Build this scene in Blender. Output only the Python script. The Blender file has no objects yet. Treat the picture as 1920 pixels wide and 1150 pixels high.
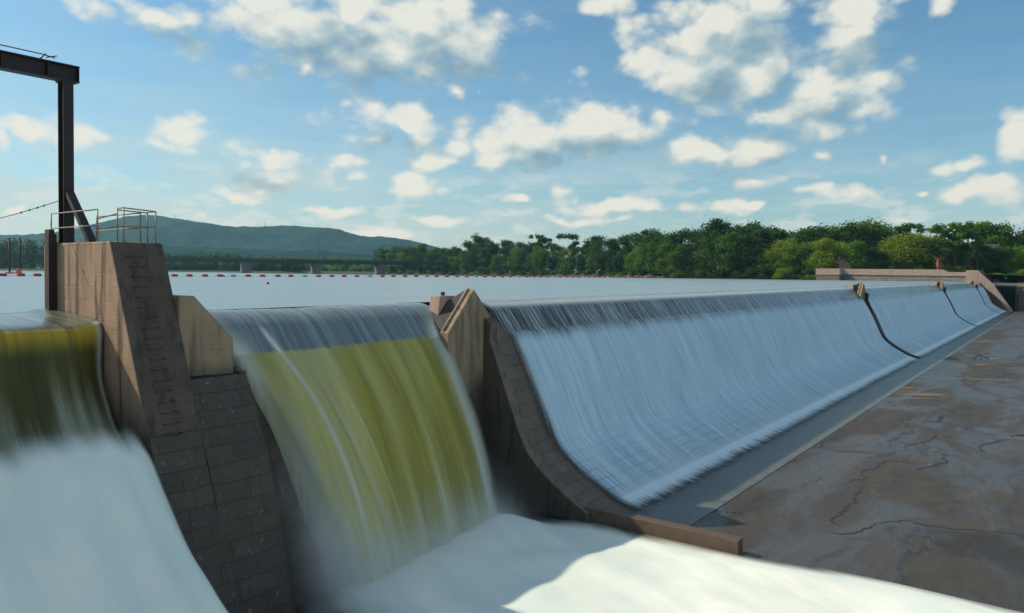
import bpy, math, random
import numpy as np
from mathutils import Vector, Matrix
random.seed(7); rng = np.random.default_rng(11)
R = math.radians
sc = bpy.context.scene
col = sc.collection

# ------------------------------------------------------------------ camera, world, sun, exposure
# world axes: X runs along the dam, Y points upstream, Z up (apron level 0, lake level 9.2), metres
CAMZ, TH, PITCH, ROLL, F = 10.6, R(36.7), R(1.43), R(0.50), 1400.0
LAKE = 9.2
fwd = Vector((math.cos(TH)*math.cos(PITCH), math.sin(TH)*math.cos(PITCH), -math.sin(PITCH)))
rt = Vector((math.sin(TH), -math.cos(TH), 0)); up = rt.cross(fwd)
r2 = rt*math.cos(ROLL)+up*math.sin(ROLL); u2 = up*math.cos(ROLL)-rt*math.sin(ROLL)
cam = bpy.data.cameras.new('camera'); co = bpy.data.objects.new('camera', cam); col.objects.link(co)
M = Matrix((r2, u2, -fwd)).transposed().to_4x4(); M.translation = Vector((0, 0, CAMZ)); co.matrix_world = M
cam.sensor_width = 36; cam.lens = 36*F/1920; cam.shift_y = -27/1920; cam.clip_start = .1; cam.clip_end = 30000
sc.camera = co
EXPOSURE = 0.08
sc.view_settings.view_transform = 'Standard'; sc.view_settings.look = 'None'
sc.view_settings.exposure = EXPOSURE; sc.view_settings.gamma = 1
SUN = Vector((-5.0, 11.0, 9.84)).normalized()      # towards the sun
sun_el = math.asin(SUN.z); sun_rot = math.atan2(SUN.x, SUN.y)
SUN_STRENGTH, SKY_STRENGTH = 4.2, 0.105
sl = bpy.data.lights.new('sun', 'SUN'); sl.energy = SUN_STRENGTH; sl.angle = R(.8); sl.color = (1, .87, .66)
so = bpy.data.objects.new('sun', sl); so.rotation_euler = SUN.to_track_quat('Z', 'Y').to_euler(); col.objects.link(so)
sc.cycles.max_bounces = 7; sc.cycles.transparent_max_bounces = 24; sc.cycles.volume_bounces = 2; sc.cycles.volume_step_rate = 2.0; sc.cycles.volume_max_steps = 64
sc.cycles.use_denoising = True
sc.cycles.sample_clamp_indirect = 6

def ray(x, y):
    d = fwd + r2*((x-960)/F) + u2*((548-y)/F)
    return d
def at_z(x, y, z):
    d = ray(x, y); t = (z-CAMZ)/d.z; return Vector((0, 0, CAMZ))+d*t
def at_p(x, y, p):
    d = ray(x, y); return Vector((0, 0, CAMZ))+d*(p/d.y)
def at_s(x, y, s):
    d = ray(x, y); return Vector((0, 0, CAMZ))+d*(s/d.x)
def at_d(x, y, dep):
    d = ray(x, y); return Vector((0, 0, CAMZ))+d*dep
def col_pt(x, dep, z):                             # point at picture column x, given depth, height z
    a = at_d(x, 512, dep); return Vector((a.x, a.y, z))

# ------------------------------------------------------------------ node helpers
class NT:
    def __init__(s, nt): s.nt = nt
    def n(s, t, **k):
        nd = s.nt.nodes.new(t)
        for a, v in k.items():
            if a.startswith('i_'):
                key = a[2:]
                key = int(key) if key.isdigit() else key.replace('_', ' ')
                s.set(nd.inputs[key], v)
            else: setattr(nd, a, v)
        return nd
    def set(s, sock, v):
        if isinstance(v, bpy.types.NodeSocket): s.nt.links.new(v, sock)
        elif isinstance(v, bpy.types.Node): s.nt.links.new(v.outputs[0], sock)
        else:
            if sock.type == 'RGBA' and len(v) == 3: v = (*v, 1)
            sock.default_value = v
    def m(s, op, a, b=0.0, c=None, clamp=False):
        nd = s.n('ShaderNodeMath', operation=op); nd.use_clamp = clamp
        s.set(nd.inputs[0], a); s.set(nd.inputs[1], b)
        if c is not None: s.set(nd.inputs[2], c)
        return nd.outputs[0]
    def vm(s, op, a, b=None, sc_=None):
        nd = s.n('ShaderNodeVectorMath', operation=op)
        s.set(nd.inputs[0], a)
        if b is not None: s.set(nd.inputs[1], b)
        if sc_ is not None: s.set(nd.inputs[3], sc_)
        return nd.outputs['Value'] if op in ('LENGTH', 'DOT_PRODUCT') else nd.outputs[0]
    def ss(s, v, a, b, lo=0.0, hi=1.0):            # smoothstep map
        nd = s.n('ShaderNodeMapRange', interpolation_type='SMOOTHSTEP')
        for i, q in enumerate((v, a, b, lo, hi)): s.set(nd.inputs[i], q)
        return nd.outputs[0]
    def noise(s, vec, scale, detail=4, rough=.55, dist=0.0, dim='3D'):
        nd = s.n('ShaderNodeTexNoise', noise_dimensions=dim)
        s.set(nd.inputs['Vector'], vec); s.set(nd.inputs['Scale'], scale)
        s.set(nd.inputs['Detail'], detail); s.set(nd.inputs['Roughness'], rough); s.set(nd.inputs['Distortion'], dist)
        return nd.outputs[0]
    def mix(s, f, a, b, typ='MIX'):
        nd = s.n('ShaderNodeMix', data_type='RGBA', blend_type=typ)
        s.set(nd.inputs[0], f); s.set(nd.inputs[6], a); s.set(nd.inputs[7], b)
        return nd.outputs[2]
    def ramp(s, v, stops):
        nd = s.n('ShaderNodeValToRGB'); e = nd.color_ramp.elements
        while len(e) < len(stops): e.new(.5)
        for q, (pos, c) in zip(e, stops):
            q.position = pos; q.color = (*c, 1) if len(c) == 3 else c
        s.set(nd.inputs[0], v); return nd.outputs[0]
    def xyz(s, x=0.0, y=0.0, z=0.0):
        nd = s.n('ShaderNodeCombineXYZ'); s.set(nd.inputs[0], x); s.set(nd.inputs[1], y); s.set(nd.inputs[2], z); return nd.outputs[0]
    def sep(s, v):
        nd = s.n('ShaderNodeSeparateXYZ'); s.set(nd.inputs[0], v); return nd.outputs
    def scale(s, v, sx, sy, sz=1.0): return s.vm('MULTIPLY', v, (sx, sy, sz))
    def bump(s, h, strength=.3, dist=.05):
        nd = s.n('ShaderNodeBump'); s.set(nd.inputs['Height'], h); s.set(nd.inputs['Strength'], strength); s.set(nd.inputs['Distance'], dist)
        return nd.outputs[0]

def material(name, build):
    m = bpy.data.materials.new(name); m.use_nodes = True; nt = m.node_tree; nt.nodes.clear()
    T = NT(nt); out = nt.nodes.new('ShaderNodeOutputMaterial')
    sh = build(T); nt.links.new(sh if isinstance(sh, bpy.types.NodeSocket) else sh.outputs[0], out.inputs[0])
    return m
def bsdf(T, **k):
    nd = T.n('ShaderNodeBsdfPrincipled')
    for a, v in k.items(): T.set(nd.inputs[a.replace('_', ' ')], v)
    return nd.outputs[0]

# ------------------------------------------------------------------ sky with cumulus clouds
NBIG = 22; FB = .17
def build_world():
    w = bpy.data.worlds.new('World'); sc.world = w; w.use_nodes = True; nt = w.node_tree; nt.nodes.clear(); T = NT(nt)
    sky = T.n('ShaderNodeTexSky', sky_type='NISHITA'); sky.sun_disc = False
    sky.sun_elevation = sun_el; sky.sun_rotation = sun_rot; sky.altitude = 60; sky.air_density = 1.0; sky.dust_density = 1.2; sky.ozone_density = 1.3
    tc = T.n('ShaderNodeTexCoord'); D = T.vm('NORMALIZE', tc.outputs['Generated'])
    x, y, z = T.sep(D)
    # azimuth measured from the mean viewing direction so that the seam lies behind
    fx = T.m('ADD', T.m('MULTIPLY', x, math.cos(TH)), T.m('MULTIPLY', y, math.sin(TH)))
    rx = T.m('SUBTRACT', T.m('MULTIPLY', x, math.sin(TH)), T.m('MULTIPLY', y, math.cos(TH)))
    az = T.m('ARCTAN2', rx, fx); el = T.m('ARCSINE', z)
    P = T.xyz(az, el, 0.0)
    def ae(px, py):
        d = ray(px, py).normalized()
        a = math.atan2(d.x*math.sin(TH)-d.y*math.cos(TH), d.x*math.cos(TH)+d.y*math.sin(TH)); return a, math.asin(d.z)
    blobs = [(300,22,200,40,.72),(540,40,150,70,1),(660,35,150,85,1),(800,50,130,80,1),(880,85,75,50,1),(700,100,150,48,1),(570,125,26,22,.8),
     (1150,2,70,20,.9),(1345,60,130,90,1.05),(1300,125,130,60,1.05),(1420,140,110,60,1.05),(1250,150,75,38,.95),(1580,50,105,70,.82),(1560,170,105,60,.9),(1625,215,60,55,.85),
     (1430,205,180,38,.85),(1540,240,80,35,.9),(1340,290,95,42,1),(1430,270,110,35,.9),(1520,298,36,22,.9),(1400,345,75,22,.85),(1520,362,60,14,.8),(1630,352,80,20,.7),
     (1110,240,130,48,1.05),(990,262,115,44,1),(1170,255,85,45,1),(925,288,60,22,.85),(1240,225,50,28,.75),(700,218,85,42,1.05),(690,258,78,24,.95),(765,238,38,42,.9),(858,262,28,34,.8),(810,300,60,20,.66),
     (520,292,105,26,.85),(545,328,90,24,1),(640,302,60,24,.75),(672,335,36,14,.8),(340,240,55,28,.95),(295,265,75,14,.8),(80,252,70,20,.74),(165,252,50,26,.74),
     (783,356,48,22,.98),(862,163,30,16,.95),(908,166,16,9,.8),(1870,352,82,24,1),(1905,262,42,46,1),(1810,303,60,14,.72),(1755,18,34,24,.85),(1650,300,14,10,.8),
     (1062,352,32,20,.75),(1150,388,70,13,.8),(1225,392,70,12,.85),(1330,388,65,16,.9),(450,362,46,14,.85),(385,405,32,9,.85),(808,412,38,10,.9),(980,380,40,11,.8),(1400,388,30,9,.8),(20,392,30,9,.8),(700,440,90,10,.7),(15,262,22,22,.8),(1745,355,16,9,.6),(1710,408,24,8,.7),(1085,412,60,8,.8),(620,395,60,10,.6),(1180,412,40,8,.7)]
    # the rest of the sky, off the picture: a loose field of the same cumulus
    rr = random.Random(4)
    blobs2 = []
    for px, py, rx_, ry_, wt in blobs:
        a, e = ae(px, py); blobs2.append((a, e, 1.16*rx_/F*math.cos(a)**2, 1.22*ry_/F*math.cos(a), wt))
    warp = T.n('ShaderNodeTexNoise', noise_dimensions='3D'); T.set(warp.inputs['Vector'], D); T.set(warp.inputs['Scale'], 9.0); T.set(warp.inputs['Detail'], 4.0)
    wv = T.vm('MULTIPLY', T.vm('SUBTRACT', warp.outputs['Color'], (.5, .5, .5)), (.075, .05, 0))
    def field(shift, blobs2):
        Q = T.vm('ADD', T.vm('ADD', P, wv), shift)
        d = None
        for a, e, sx, sy, wt in blobs2:
            mp = T.n('ShaderNodeMapping', vector_type='POINT')
            if d is None: T.set(mp.inputs[0], Q)
            else:                                   # a negligible link to the previous blob keeps the node stack small
                ad = T.n('ShaderNodeVectorMath', operation='MULTIPLY_ADD'); T.set(ad.inputs[0], d); ad.inputs[1].default_value = (1e-6,)*3; T.set(ad.inputs[2], Q); T.set(mp.inputs[0], ad)
            mp.inputs['Location'].default_value = (-a/sx, -e/sy, 0); mp.inputs['Scale'].default_value = (1/sx, 1/sy, 0)
            g = T.m('ADD', T.vm('LENGTH', mp.outputs[0]), 1.0-wt)
            if d is None: d = g
            else:
                nd = T.n('ShaderNodeMath', operation='SMOOTH_MIN'); T.set(nd.inputs[0], d); T.set(nd.inputs[1], g); nd.inputs[2].default_value = .25; d = nd.outputs[0]
        # generic clouds outside the photographed part of the sky
        cyl = T.vm('ADD', T.vm('MULTIPLY', D, (3.2, 3.2, 8.0)), T.vm('MULTIPLY', shift, (6.0, 6.0, 0)))
        far = T.noise(cyl, 1.0, 3, .5)
        off = T.m('MAXIMUM', T.ss(T.m('ABSOLUTE', az), .64, .80), T.ss(el, .37, .5))
        gd = T.m('SUBTRACT', 3.4, T.m('MULTIPLY', far, 4.6))
        gd = T.m('ADD', gd, T.m('MULTIPLY', T.m('SUBTRACT', 1.0, off), 5.0))
        d = T.m('MINIMUM', d, gd)
        S = T.vm('ADD', T.vm('MULTIPLY', D, (1, 1, 1.5)), T.vm('MULTIPLY', shift, (1, 1, 0)))
        f1 = T.noise(S, 13.0, 7, .60, .25)
        vb = T.n('ShaderNodeTexVoronoi', feature='F1'); T.set(vb.inputs['Vector'], T.vm('ADD', S, T.vm('SCALE', wv, sc_=.35))); vb.inputs['Scale'].default_value = 17.0; vb.inputs['Detail'].default_value = 1.6; vb.inputs['Roughness'].default_value = .5; vb.inputs['Lacunarity'].default_value = 2.3
        f2 = T.m('SUBTRACT', 1.0, vb.outputs['Distance'])
        f = T.m('ADD', T.m('MULTIPLY', T.m('SUBTRACT', f1, .5), 1.75), T.m('MULTIPLY', T.m('SUBTRACT', f2, FB), 1.15))
        return T.m('ADD', T.m('SUBTRACT', 1.0, d), f), d
    D1, d1 = field((0, 0, 0), blobs2); big = sorted(blobs2, key=lambda q: -q[2]*q[3]*q[4])[:NBIG]; D2, d2 = field((-.014, .028, 0), [q for q in blobs2 if q in big])
    alpha = T.ss(D1, -.22, .60)
    macro = T.m('MAXIMUM', T.m('MINIMUM', T.m('SUBTRACT', d2, d1), .6), -.5)
    micro = T.m('SUBTRACT', T.m('SUBTRACT', D1, D2), T.m('SUBTRACT', d2, d1))
    lit = T.m('ADD', T.m('MULTIPLY', macro, .95), T.m('MULTIPLY', micro, .42))
    lit = T.m('SUBTRACT', T.m('ADD', lit, .66), T.m('MULTIPLY', T.ss(D2, .1, 1.9), .28), clamp=True)
    ccol = T.ramp(lit, [(0, (2.0, 3.2, 4.0)), (.3, (2.9, 4.1, 4.7)), (.58, (4.3, 5.3, 5.4)), (.82, (6.3, 6.7, 6.3)), (1, (7.4, 7.5, 6.7))])
    # thin high veil
    ci = T.noise(T.vm('MULTIPLY', D, (3, 3, 22)), 1.6, 6, .6, .4)
    low = T.ss(el, -.02, .30, 1.0, .0)
    leftv = T.ss(az, -.75, .60, 1.15, .5)
    cia = T.m('MULTIPLY', T.ss(ci, .25, .75, .25, 1.0), T.m('MULTIPLY', leftv, T.m('ADD', T.m('MULTIPLY', low, 1.0), .14)))
    cia = T.m('MAXIMUM', cia, T.ss(el, -.01, .11, .88, 0.0))
    base = T.mix(1.0, sky, (.62, 1.0, 1.12), 'MULTIPLY')
    c = T.mix(cia, base, (4.9, 6.0, 6.1))
    lc = T.noise(T.vm('MULTIPLY', D, (1, 1, 3.2)), 17.0, 6, .58, .2)
    lca = T.m('MULTIPLY', T.ss(lc, .50, .66), T.m('MULTIPLY', T.ss(el, .005, .03), T.ss(el, .07, .17, .62, 0.0)))
    c = T.mix(lca, c, T.mix(T.ss(lc, .6, .72), (6.6, 7.2, 6.9), (5.0, 6.1, 6.3)))
    c = T.mix(T.m('MULTIPLY', alpha, .95), c, ccol)
    gnd = T.ss(el, -.06, -.005); c = T.mix(gnd, (.9, 1.2, 1.3), c)
    bg = T.n('ShaderNodeBackground'); T.set(bg.inputs[0], c); bg.inputs[1].default_value = SKY_STRENGTH
    o = T.n('ShaderNodeOutputWorld'); nt.links.new(bg.outputs[0], o.inputs[0])
    w.cycles.sampling_method = 'MANUAL'; w.cycles.sample_map_resolution = 512
build_world()

# ------------------------------------------------------------------ mesh helpers
class MB:
    def __init__(s): s.v = []; s.f = []; s.uv = []; s.sm = []
    def face(s, pts, uvs=None, smooth=False):
        n = len(s.v); s.v += [tuple(p) for p in pts]; s.f.append(tuple(range(n, n+len(pts)))); s.uv.append(uvs); s.sm.append(smooth)
    def mesh_add(s, vs, fs, smooth=False):
        n = len(s.v); s.v += [tuple(p) for p in vs]
        for f in fs: s.f.append(tuple(n+i for i in f)); s.uv.append(None); s.sm.append(smooth)
    def box(s, x0, x1, y0, y1, z0, z1):
        v = [(x, y, z) for z in (z0, z1) for y in (y0, y1) for x in (x0, x1)]
        s.mesh_add(v, [(0,2,3,1),(4,5,7,6),(0,1,5,4),(1,3,7,5),(3,2,6,7),(2,0,4,6)])
    def obox(s, c, ax, ay, az):                    # oriented box: centre and three half axes
        c = Vector(c); v = [c+ax*i+ay*j+az*k for k in (-1, 1) for j in (-1, 1) for i in (-1, 1)]
        s.mesh_add(v, [(0,2,3,1),(4,5,7,6),(0,1,5,4),(1,3,7,5),(3,2,6,7),(2,0,4,6)])
    def bar(s, a, b, w, h=None, upv=(0, 0, 1)):
        a, b = Vector(a), Vector(b); h = h or w; d = (b-a); L = d.length; d.normalize()
        u = Vector(upv)
        if abs(d.dot(u)) > .95: u = Vector((1, 0, 0))
        sd = d.cross(u).normalized(); u = sd.cross(d)
        s.obox((a+b)/2, d*(L/2), sd*(w/2), u*(h/2))
    def prism_x(s, prof, x0, x1):                  # (y,z) outline extruded along X
        n = len(prof); v = [(x0, y, z) for y, z in prof]+[(x1, y, z) for y, z in prof]
        fs = [tuple(range(n)), tuple(range(2*n-1, n-1, -1))]+[(i, i+n, (i+1) % n+n, (i+1) % n) for i in range(n)]
        s.mesh_add(v, fs)
    def prism_y(s, prof, y0, y1):
        n = len(prof); v = [(x, y0, z) for x, z in prof]+[(x, y1, z) for x, z in prof]
        fs = [tuple(range(n-1, -1, -1)), tuple(range(n, 2*n))]+[(i, (i+1) % n, (i+1) % n+n, i+n) for i in range(n)]
        s.mesh_add(v, fs)
    def tube(s, pts, r, seg=8, smooth=True, r1=None, cap=True):
        pts = [Vector(p) for p in pts]; n = len(pts); rings = []
        for i, p in enumerate(pts):
            d = (pts[min(i+1, n-1)]-pts[max(i-1, 0)]).normalized()
            u = Vector((0, 0, 1)) if abs(d.z) < .9 else Vector((1, 0, 0))
            a = d.cross(u).normalized(); b = a.cross(d)
            rr = r if r1 is None else r+(r1-r)*i/(n-1)
            rings.append([p+(a*math.cos(t)+b*math.sin(t))*rr for t in [2*math.pi*k/seg for k in range(seg)]])
        v = [q for rg in rings for q in rg]
        fs = [(i*seg+k, i*seg+(k+1) % seg, (i+1)*seg+(k+1) % seg, (i+1)*seg+k) for i in range(n-1) for k in range(seg)]
        if cap: fs += [tuple(range(seg-1, -1, -1)), tuple((n-1)*seg+k for k in range(seg))]
        s.mesh_add(v, fs, smooth)
    def build(s, name, mat, parent=None, bevel=0, loc=None):
        me = bpy.data.meshes.new(name); me.from_pydata(s.v, [], s.f)
        if any(u is not None for u in s.uv):
            l = me.uv_layers.new(name='UVMap'); k = 0
            for f, u in zip(s.f, s.uv):
                for i in range(len(f)):
                    if u is not None: l.data[k].uv = u[i]
                    k += 1
        me.polygons.foreach_set('use_smooth', s.sm); me.update()
        me.materials.append(mat)
        o = bpy.data.objects.new(name, me); col.objects.link(o)
        if parent is not None: o.parent = parent; o.matrix_parent_inverse = parent.matrix_world.inverted() if False else Matrix.Identity(4)
        if loc is not None:
            o.location = loc
        if bevel:
            me.validate(); b = o.modifiers.new('bevel', 'BEVEL'); b.width = bevel; b.segments = 2; b.limit_method = 'ANGLE'; b.angle_limit = R(35)
        return o
def grid(name, P, uv, mat, parent=None, smooth=True):
    """P: (n,m,3) array, uv: (n,m,2)"""
    n, m = P.shape[:2]
    me = bpy.data.meshes.new(name)
    idx = np.arange(n*m).reshape(n, m)
    q = np.stack([idx[:-1, :-1], idx[1:, :-1], idx[1:, 1:], idx[:-1, 1:]], -1).reshape(-1, 4)
    me.from_pydata(P.reshape(-1, 3).tolist(), [], q.tolist())
    if uv is not None:
        l = me.uv_layers.new(name='UVMap'); l.data.foreach_set('uv', uv.reshape(-1, 2)[q.reshape(-1)].astype(np.float32).ravel())
    me.polygons.foreach_set('use_smooth', [smooth]*len(q)); me.materials.append(mat); me.update()
    o = bpy.data.objects.new(name, me); col.objects.link(o); o.parent = parent
    return o
def tag(o, label=None, cat=None, group=None, kind=None):
    if label: o['label'] = label
    if cat: o['category'] = cat
    if group: o['group'] = group
    if kind: o['kind'] = kind
    return o
def empty(name, loc, rz=0):
    o = bpy.data.objects.new(name, None); o.location = loc; o.rotation_euler = (0, 0, rz); o.empty_display_size = .5; col.objects.link(o); return o
def child(o, parent):
    """parent a mesh built in world coordinates to an empty that has no rotation"""
    o.parent = parent; l = parent.location; me = o.data
    me.transform(Matrix.Translation(-Vector(l))); return o
def copy_tree(o, parent=None):
    c = o.copy(); col.objects.link(c); c.parent = parent
    for ch in list(o.children): copy_tree(ch, c)
    return c
# numpy value noise
def _hash(ix, iy, seed):
    h = (ix*374761393+iy*668265263+seed*974711) & 0xffffffff
    h = ((h ^ (h >> 13))*1274126177) & 0xffffffff
    return ((h ^ (h >> 16)) & 0xffff)/65535.0
def vnoise(x, y, seed=0):
    x = np.asarray(x, float); y = np.asarray(y, float)
    ix = np.floor(x).astype(np.int64); iy = np.floor(y).astype(np.int64); fx = x-ix; fy = y-iy
    fx = fx*fx*(3-2*fx); fy = fy*fy*(3-2*fy)
    a = _hash(ix, iy, seed); b = _hash(ix+1, iy, seed); c = _hash(ix, iy+1, seed); d = _hash(ix+1, iy+1, seed)
    return (a*(1-fx)+b*fx)*(1-fy)+(c*(1-fx)+d*fx)*fy
def fbm(x, y, seed=0, o=5):
    r = 0; a = .5; t = 0
    for i in range(o): r = r+a*vnoise(x*2**i, y*2**i, seed+i*17); t += a; a *= .5
    return r/t
def sstep(v, a, b):
    t = np.clip((v-a)/(b-a), 0, 1); return t*t*(3-2*t)

# ------------------------------------------------------------------ materials
def objc(T): return T.n('ShaderNodeTexCoord').outputs['Object']
def geo(T): return T.n('ShaderNodeNewGeometry').outputs['Position']
def uvc(T): return T.n('ShaderNodeUVMap').outputs[0]
def concrete(c1, c2, stain, rough=.85, stain_amt=.6, board=0.0, low_dark=None):
    def b(T):
        p = geo(T)
        n1 = T.noise(p, 1.1, 8, .65); n2 = T.noise(p, 7.0, 6, .7); n3 = T.noise(T.scale(p, 3.0, 3.0, .28), 1.0, 5, .6)
        c = T.mix(T.ss(n1, .3, .7), c1, c2)
        c = T.mix(T.m('MULTIPLY', T.ss(n3, .48, .68), stain_amt), c, stain)
        c = T.mix(T.ss(n2, .35, .75, 0.0, .45), c, tuple(v*.55 for v in c1))
        x, y, z = T.sep(p)
        h = T.m('ADD', T.m('MULTIPLY', n2, .7), T.m('MULTIPLY', n1, .6))
        if board:
            w = T.m('FRACT', T.m('MULTIPLY', z, 1/board)); ln = T.ss(T.m('ABSOLUTE', T.m('SUBTRACT', w, .5)), .44, .5)
            ln = T.m('MULTIPLY', ln, T.ss(T.noise(p, 2.3, 3), .4, .6))
            c = T.mix(T.m('MULTIPLY', ln, .28), c, tuple(v*.4 for v in c1)); h = T.m('SUBTRACT', h, T.m('MULTIPLY', ln, .25))
        if low_dark: c = T.mix(T.ss(T.m('ADD', z, T.m('MULTIPLY', T.m('SUBTRACT', n1, .5), 3.0)), low_dark[0], low_dark[1], .93, 0.0), c, (.03, .027, .024))  # darker towards the bottom, between the two given heights
        return bsdf(T, Base_Color=c, Roughness=rough, Normal=T.bump(h, .55, .04))
    return b
M_pier = material('weathered_concrete', concrete((.44, .29, .19), (.29, .19, .125), (.085, .042, .028), board=.42, stain_amt=.95, low_dark=(5.0, 8.0)))
M_pierd = material('shaded_pier_concrete', concrete((.115, .088, .068), (.075, .058, .046), (.032, .025, .02), board=.42, stain_amt=.8))  # darker copy of the pier concrete for the shaded downstream side
M_tan = material('tan_concrete', concrete((.35, .26, .165), (.27, .20, .13), (.11, .08, .055), stain_amt=.75, low_dark=(4.6, 6.6), board=.9))
M_flank = material('shaded_damp_flank', concrete((.10, .078, .06), (.06, .048, .038), (.015, .012, .01), rough=.7, stain_amt=.7, board=.62))  # damp buttress concrete, its shade put into the dark colour
M_strip = material('weathered_edge_concrete', concrete((.22, .165, .115), (.14, .105, .075), (.06, .045, .035), stain_amt=.7))
M_pink = material('pink_concrete', concrete((.46, .33, .26), (.38, .27, .21), (.2, .13, .1), stain_amt=.4))
M_dark = material('dark_concrete', concrete((.035, .03, .027), (.022, .02, .019), (.012, .011, .01), rough=.5, stain_amt=.5))
def stone(c1, c2, mortar, bw, bh, rough=.8, wet=0.0, useuv=True, msize=.012, white=0.0):
    def b(T):
        u = uvc(T) if useuv else None
        if not useuv:
            x, y, z = T.sep(geo(T)); u = T.xyz(T.m('ADD', x, y), z, 0.0)
        wob = T.noise(u, .7, 3); u2_ = T.vm('ADD', u, T.vm('SCALE', T.xyz(wob, wob, 0.0), sc_=.14))
        br = T.n('ShaderNodeTexBrick', offset=.45, offset_frequency=2, squash=1.25, squash_frequency=3); T.set(br.inputs['Vector'], u2_); T.set(br.inputs['Scale'], 1.0)
        T.set(br.inputs['Color1'], (0, 0, 0)); T.set(br.inputs['Color2'], (1, 1, 1)); T.set(br.inputs['Mortar'], (.5, .5, .5))
        T.set(br.inputs['Mortar Size'], msize); T.set(br.inputs['Mortar Smooth'], .3); T.set(br.inputs['Brick Width'], bw); T.set(br.inputs['Row Height'], bh); T.set(br.inputs['Bias'], 0.0)
        p = geo(T); n1 = T.noise(p, .8, 7, .65); n2 = T.noise(p, 6.0, 6, .7)
        c = T.mix(T.m('ADD', T.m('MULTIPLY', T.sep(br.outputs[0])[0], .55), T.m('MULTIPLY', n1, .5)), c1, c2)
        c = T.mix(T.ss(n2, .3, .75, 0.0, .5), c, tuple(v*.5 for v in c1))
        if white: c = T.mix(T.ss(T.noise(p, 3.1, 5, .7), .60, .72, 0.0, white), c, (.55, .53, .48) if white > .8 else (.32, .31, .29))
        f = br.outputs['Fac']; c = T.mix(T.m('MULTIPLY', f, .8), c, mortar)
        h = T.m('ADD', T.m('SUBTRACT', T.m('MULTIPLY', n2, .5), T.m('MULTIPLY', f, 1.2)), T.m('MULTIPLY', T.sep(br.outputs[0])[0], .5))
        rg = T.m('SUBTRACT', rough, T.m('MULTIPLY', n1, wet))
        return bsdf(T, Base_Color=c, Roughness=rg, Normal=T.bump(h, .8, .05))
    return b
M_stone = material('dam_granite_blocks', stone((.045, .035, .028), (.092, .070, .052), (.014, .012, .010), 1.25, .56, wet=.3, white=.5))
M_stoneface = material('dam_face_blocks', stone((.11, .085, .065), (.20, .155, .12), (.035, .028, .022), 1.3, .62, wet=.3))
M_bankstone = material('bank_wall_stone', stone((.17, .14, .12), (.42, .38, .33), (.04, .035, .03), 1.6, .55, useuv=False, msize=.05, white=.9))
M_oldwall = material('old_wall_stone', stone((.17, .12, .095), (.26, .18, .145), (.03, .025, .02), 1.4, .7, useuv=False, msize=.03))
M_brick = material('red_brick', stone((.34, .13, .085), (.42, .19, .13), (.4, .33, .28), .6, .2, useuv=False, msize=.02))
def plain(c, rough=.6, metal=0.0, var=.35, sc_=3.0):
    def b(T):
        n = T.noise(geo(T), sc_, 6, .65); cc = T.mix(n, tuple(v*(1-var) for v in c), tuple(min(1, v*(1+var)) for v in c))
        return bsdf(T, Base_Color=cc, Roughness=rough, Metallic=metal, Normal=T.bump(n, .2, .02))
    return b
M_steel = material('black_painted_steel', plain((.022, .013, .011), .55, .0, .6, 6))
M_rust = material('rusty_steel', plain((.06, .022, .014), .75, 0, .6, 8))
M_galv = material('galvanised_rail', plain((.22, .19, .165), .5, .3, .35, 9))
M_wire = material('wire', plain((.03, .03, .035), .5))
M_wood = material('wet_brown_timber', plain((.105, .07, .05), .6, 0, .55, 2.5))
M_redpl = material('faded_red_plastic', plain((.5, .04, .03), .5, 0, .4, 2))
M_bluepl = material('pale_blue_plastic', plain((.28, .42, .46), .5, 0, .3, 2))
M_redbuoy = material('bright_red_buoy', plain((.7, .04, .03), .4, 0, .1, 2))
M_drift = material('bleached_driftwood', plain((.42, .29, .19), .8, 0, .35, 5))
M_darkwood = material('dark_driftwood', plain((.07, .05, .04), .8, 0, .5, 5))
M_roof = material('grey_shingles', plain((.07, .07, .075), .8))
M_glass = material('window_glass', plain((.03, .04, .05), .15))
M_white = material('white_paint', plain((.6, .6, .58), .6, 0, .1))
M_bluehouse = material('pale_blue_siding', plain((.3, .42, .5), .6, 0, .12))
M_bridge = material('green_grey_steel_girder', plain((.035, .045, .04), .6, 0, .3, .3))
M_bpier = material('bridge_pier_concrete', plain((.15, .155, .15), .8, 0, .25, .4))
M_bark = material('bark', plain((.07, .055, .04), .9, 0, .4, 4))

def leaf(T):
    oi = T.n('ShaderNodeObjectInfo'); p = objc(T)
    n = T.noise(p, .45, 4, .6); n2 = T.noise(p, 3.0, 3, .6)
    c = T.mix(n, T.mix(1.0, oi.outputs['Color'], (.6, .72, .7), 'MULTIPLY'), T.mix(1.0, oi.outputs['Color'], (1.45, 1.3, .95), 'MULTIPLY'))
    c = T.mix(T.m('MULTIPLY', n2, .4), c, T.mix(1.0, oi.outputs['Color'], (.55, .7, .7), 'MULTIPLY'))
    d = bsdf(T, Base_Color=c, Roughness=.65, Specular_IOR_Level=.2)
    t = T.n('ShaderNodeBsdfTranslucent'); T.set(t.inputs[0], T.mix(1.0, c, (1.2, 1.5, .6), 'MULTIPLY'))
    mx = T.n('ShaderNodeMixShader'); mx.inputs[0].default_value = .38; T.set(mx.inputs[1], d); T.set(mx.inputs[2], t.outputs[0]); return mx
M_leaf = material('leaves', leaf)
M_hill = material('forested_hillside', lambda T: bsdf(T, Base_Color=T.mix(T.ss(T.noise(geo(T), .02, 8, .75), .35, .65), (.002, .026, .042), (.010, .066, .060)), Roughness=.95, Specular_IOR_Level=.1,
        Normal=T.bump(T.noise(geo(T), .045, 5, .7), 1.0, 14.0)))
M_grass = material('grassy_bank', lambda T: bsdf(T, Base_Color=T.mix(T.noise(geo(T), .6, 6, .7), (.012, .025, .01), (.04, .07, .02)), Roughness=.9))

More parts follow.
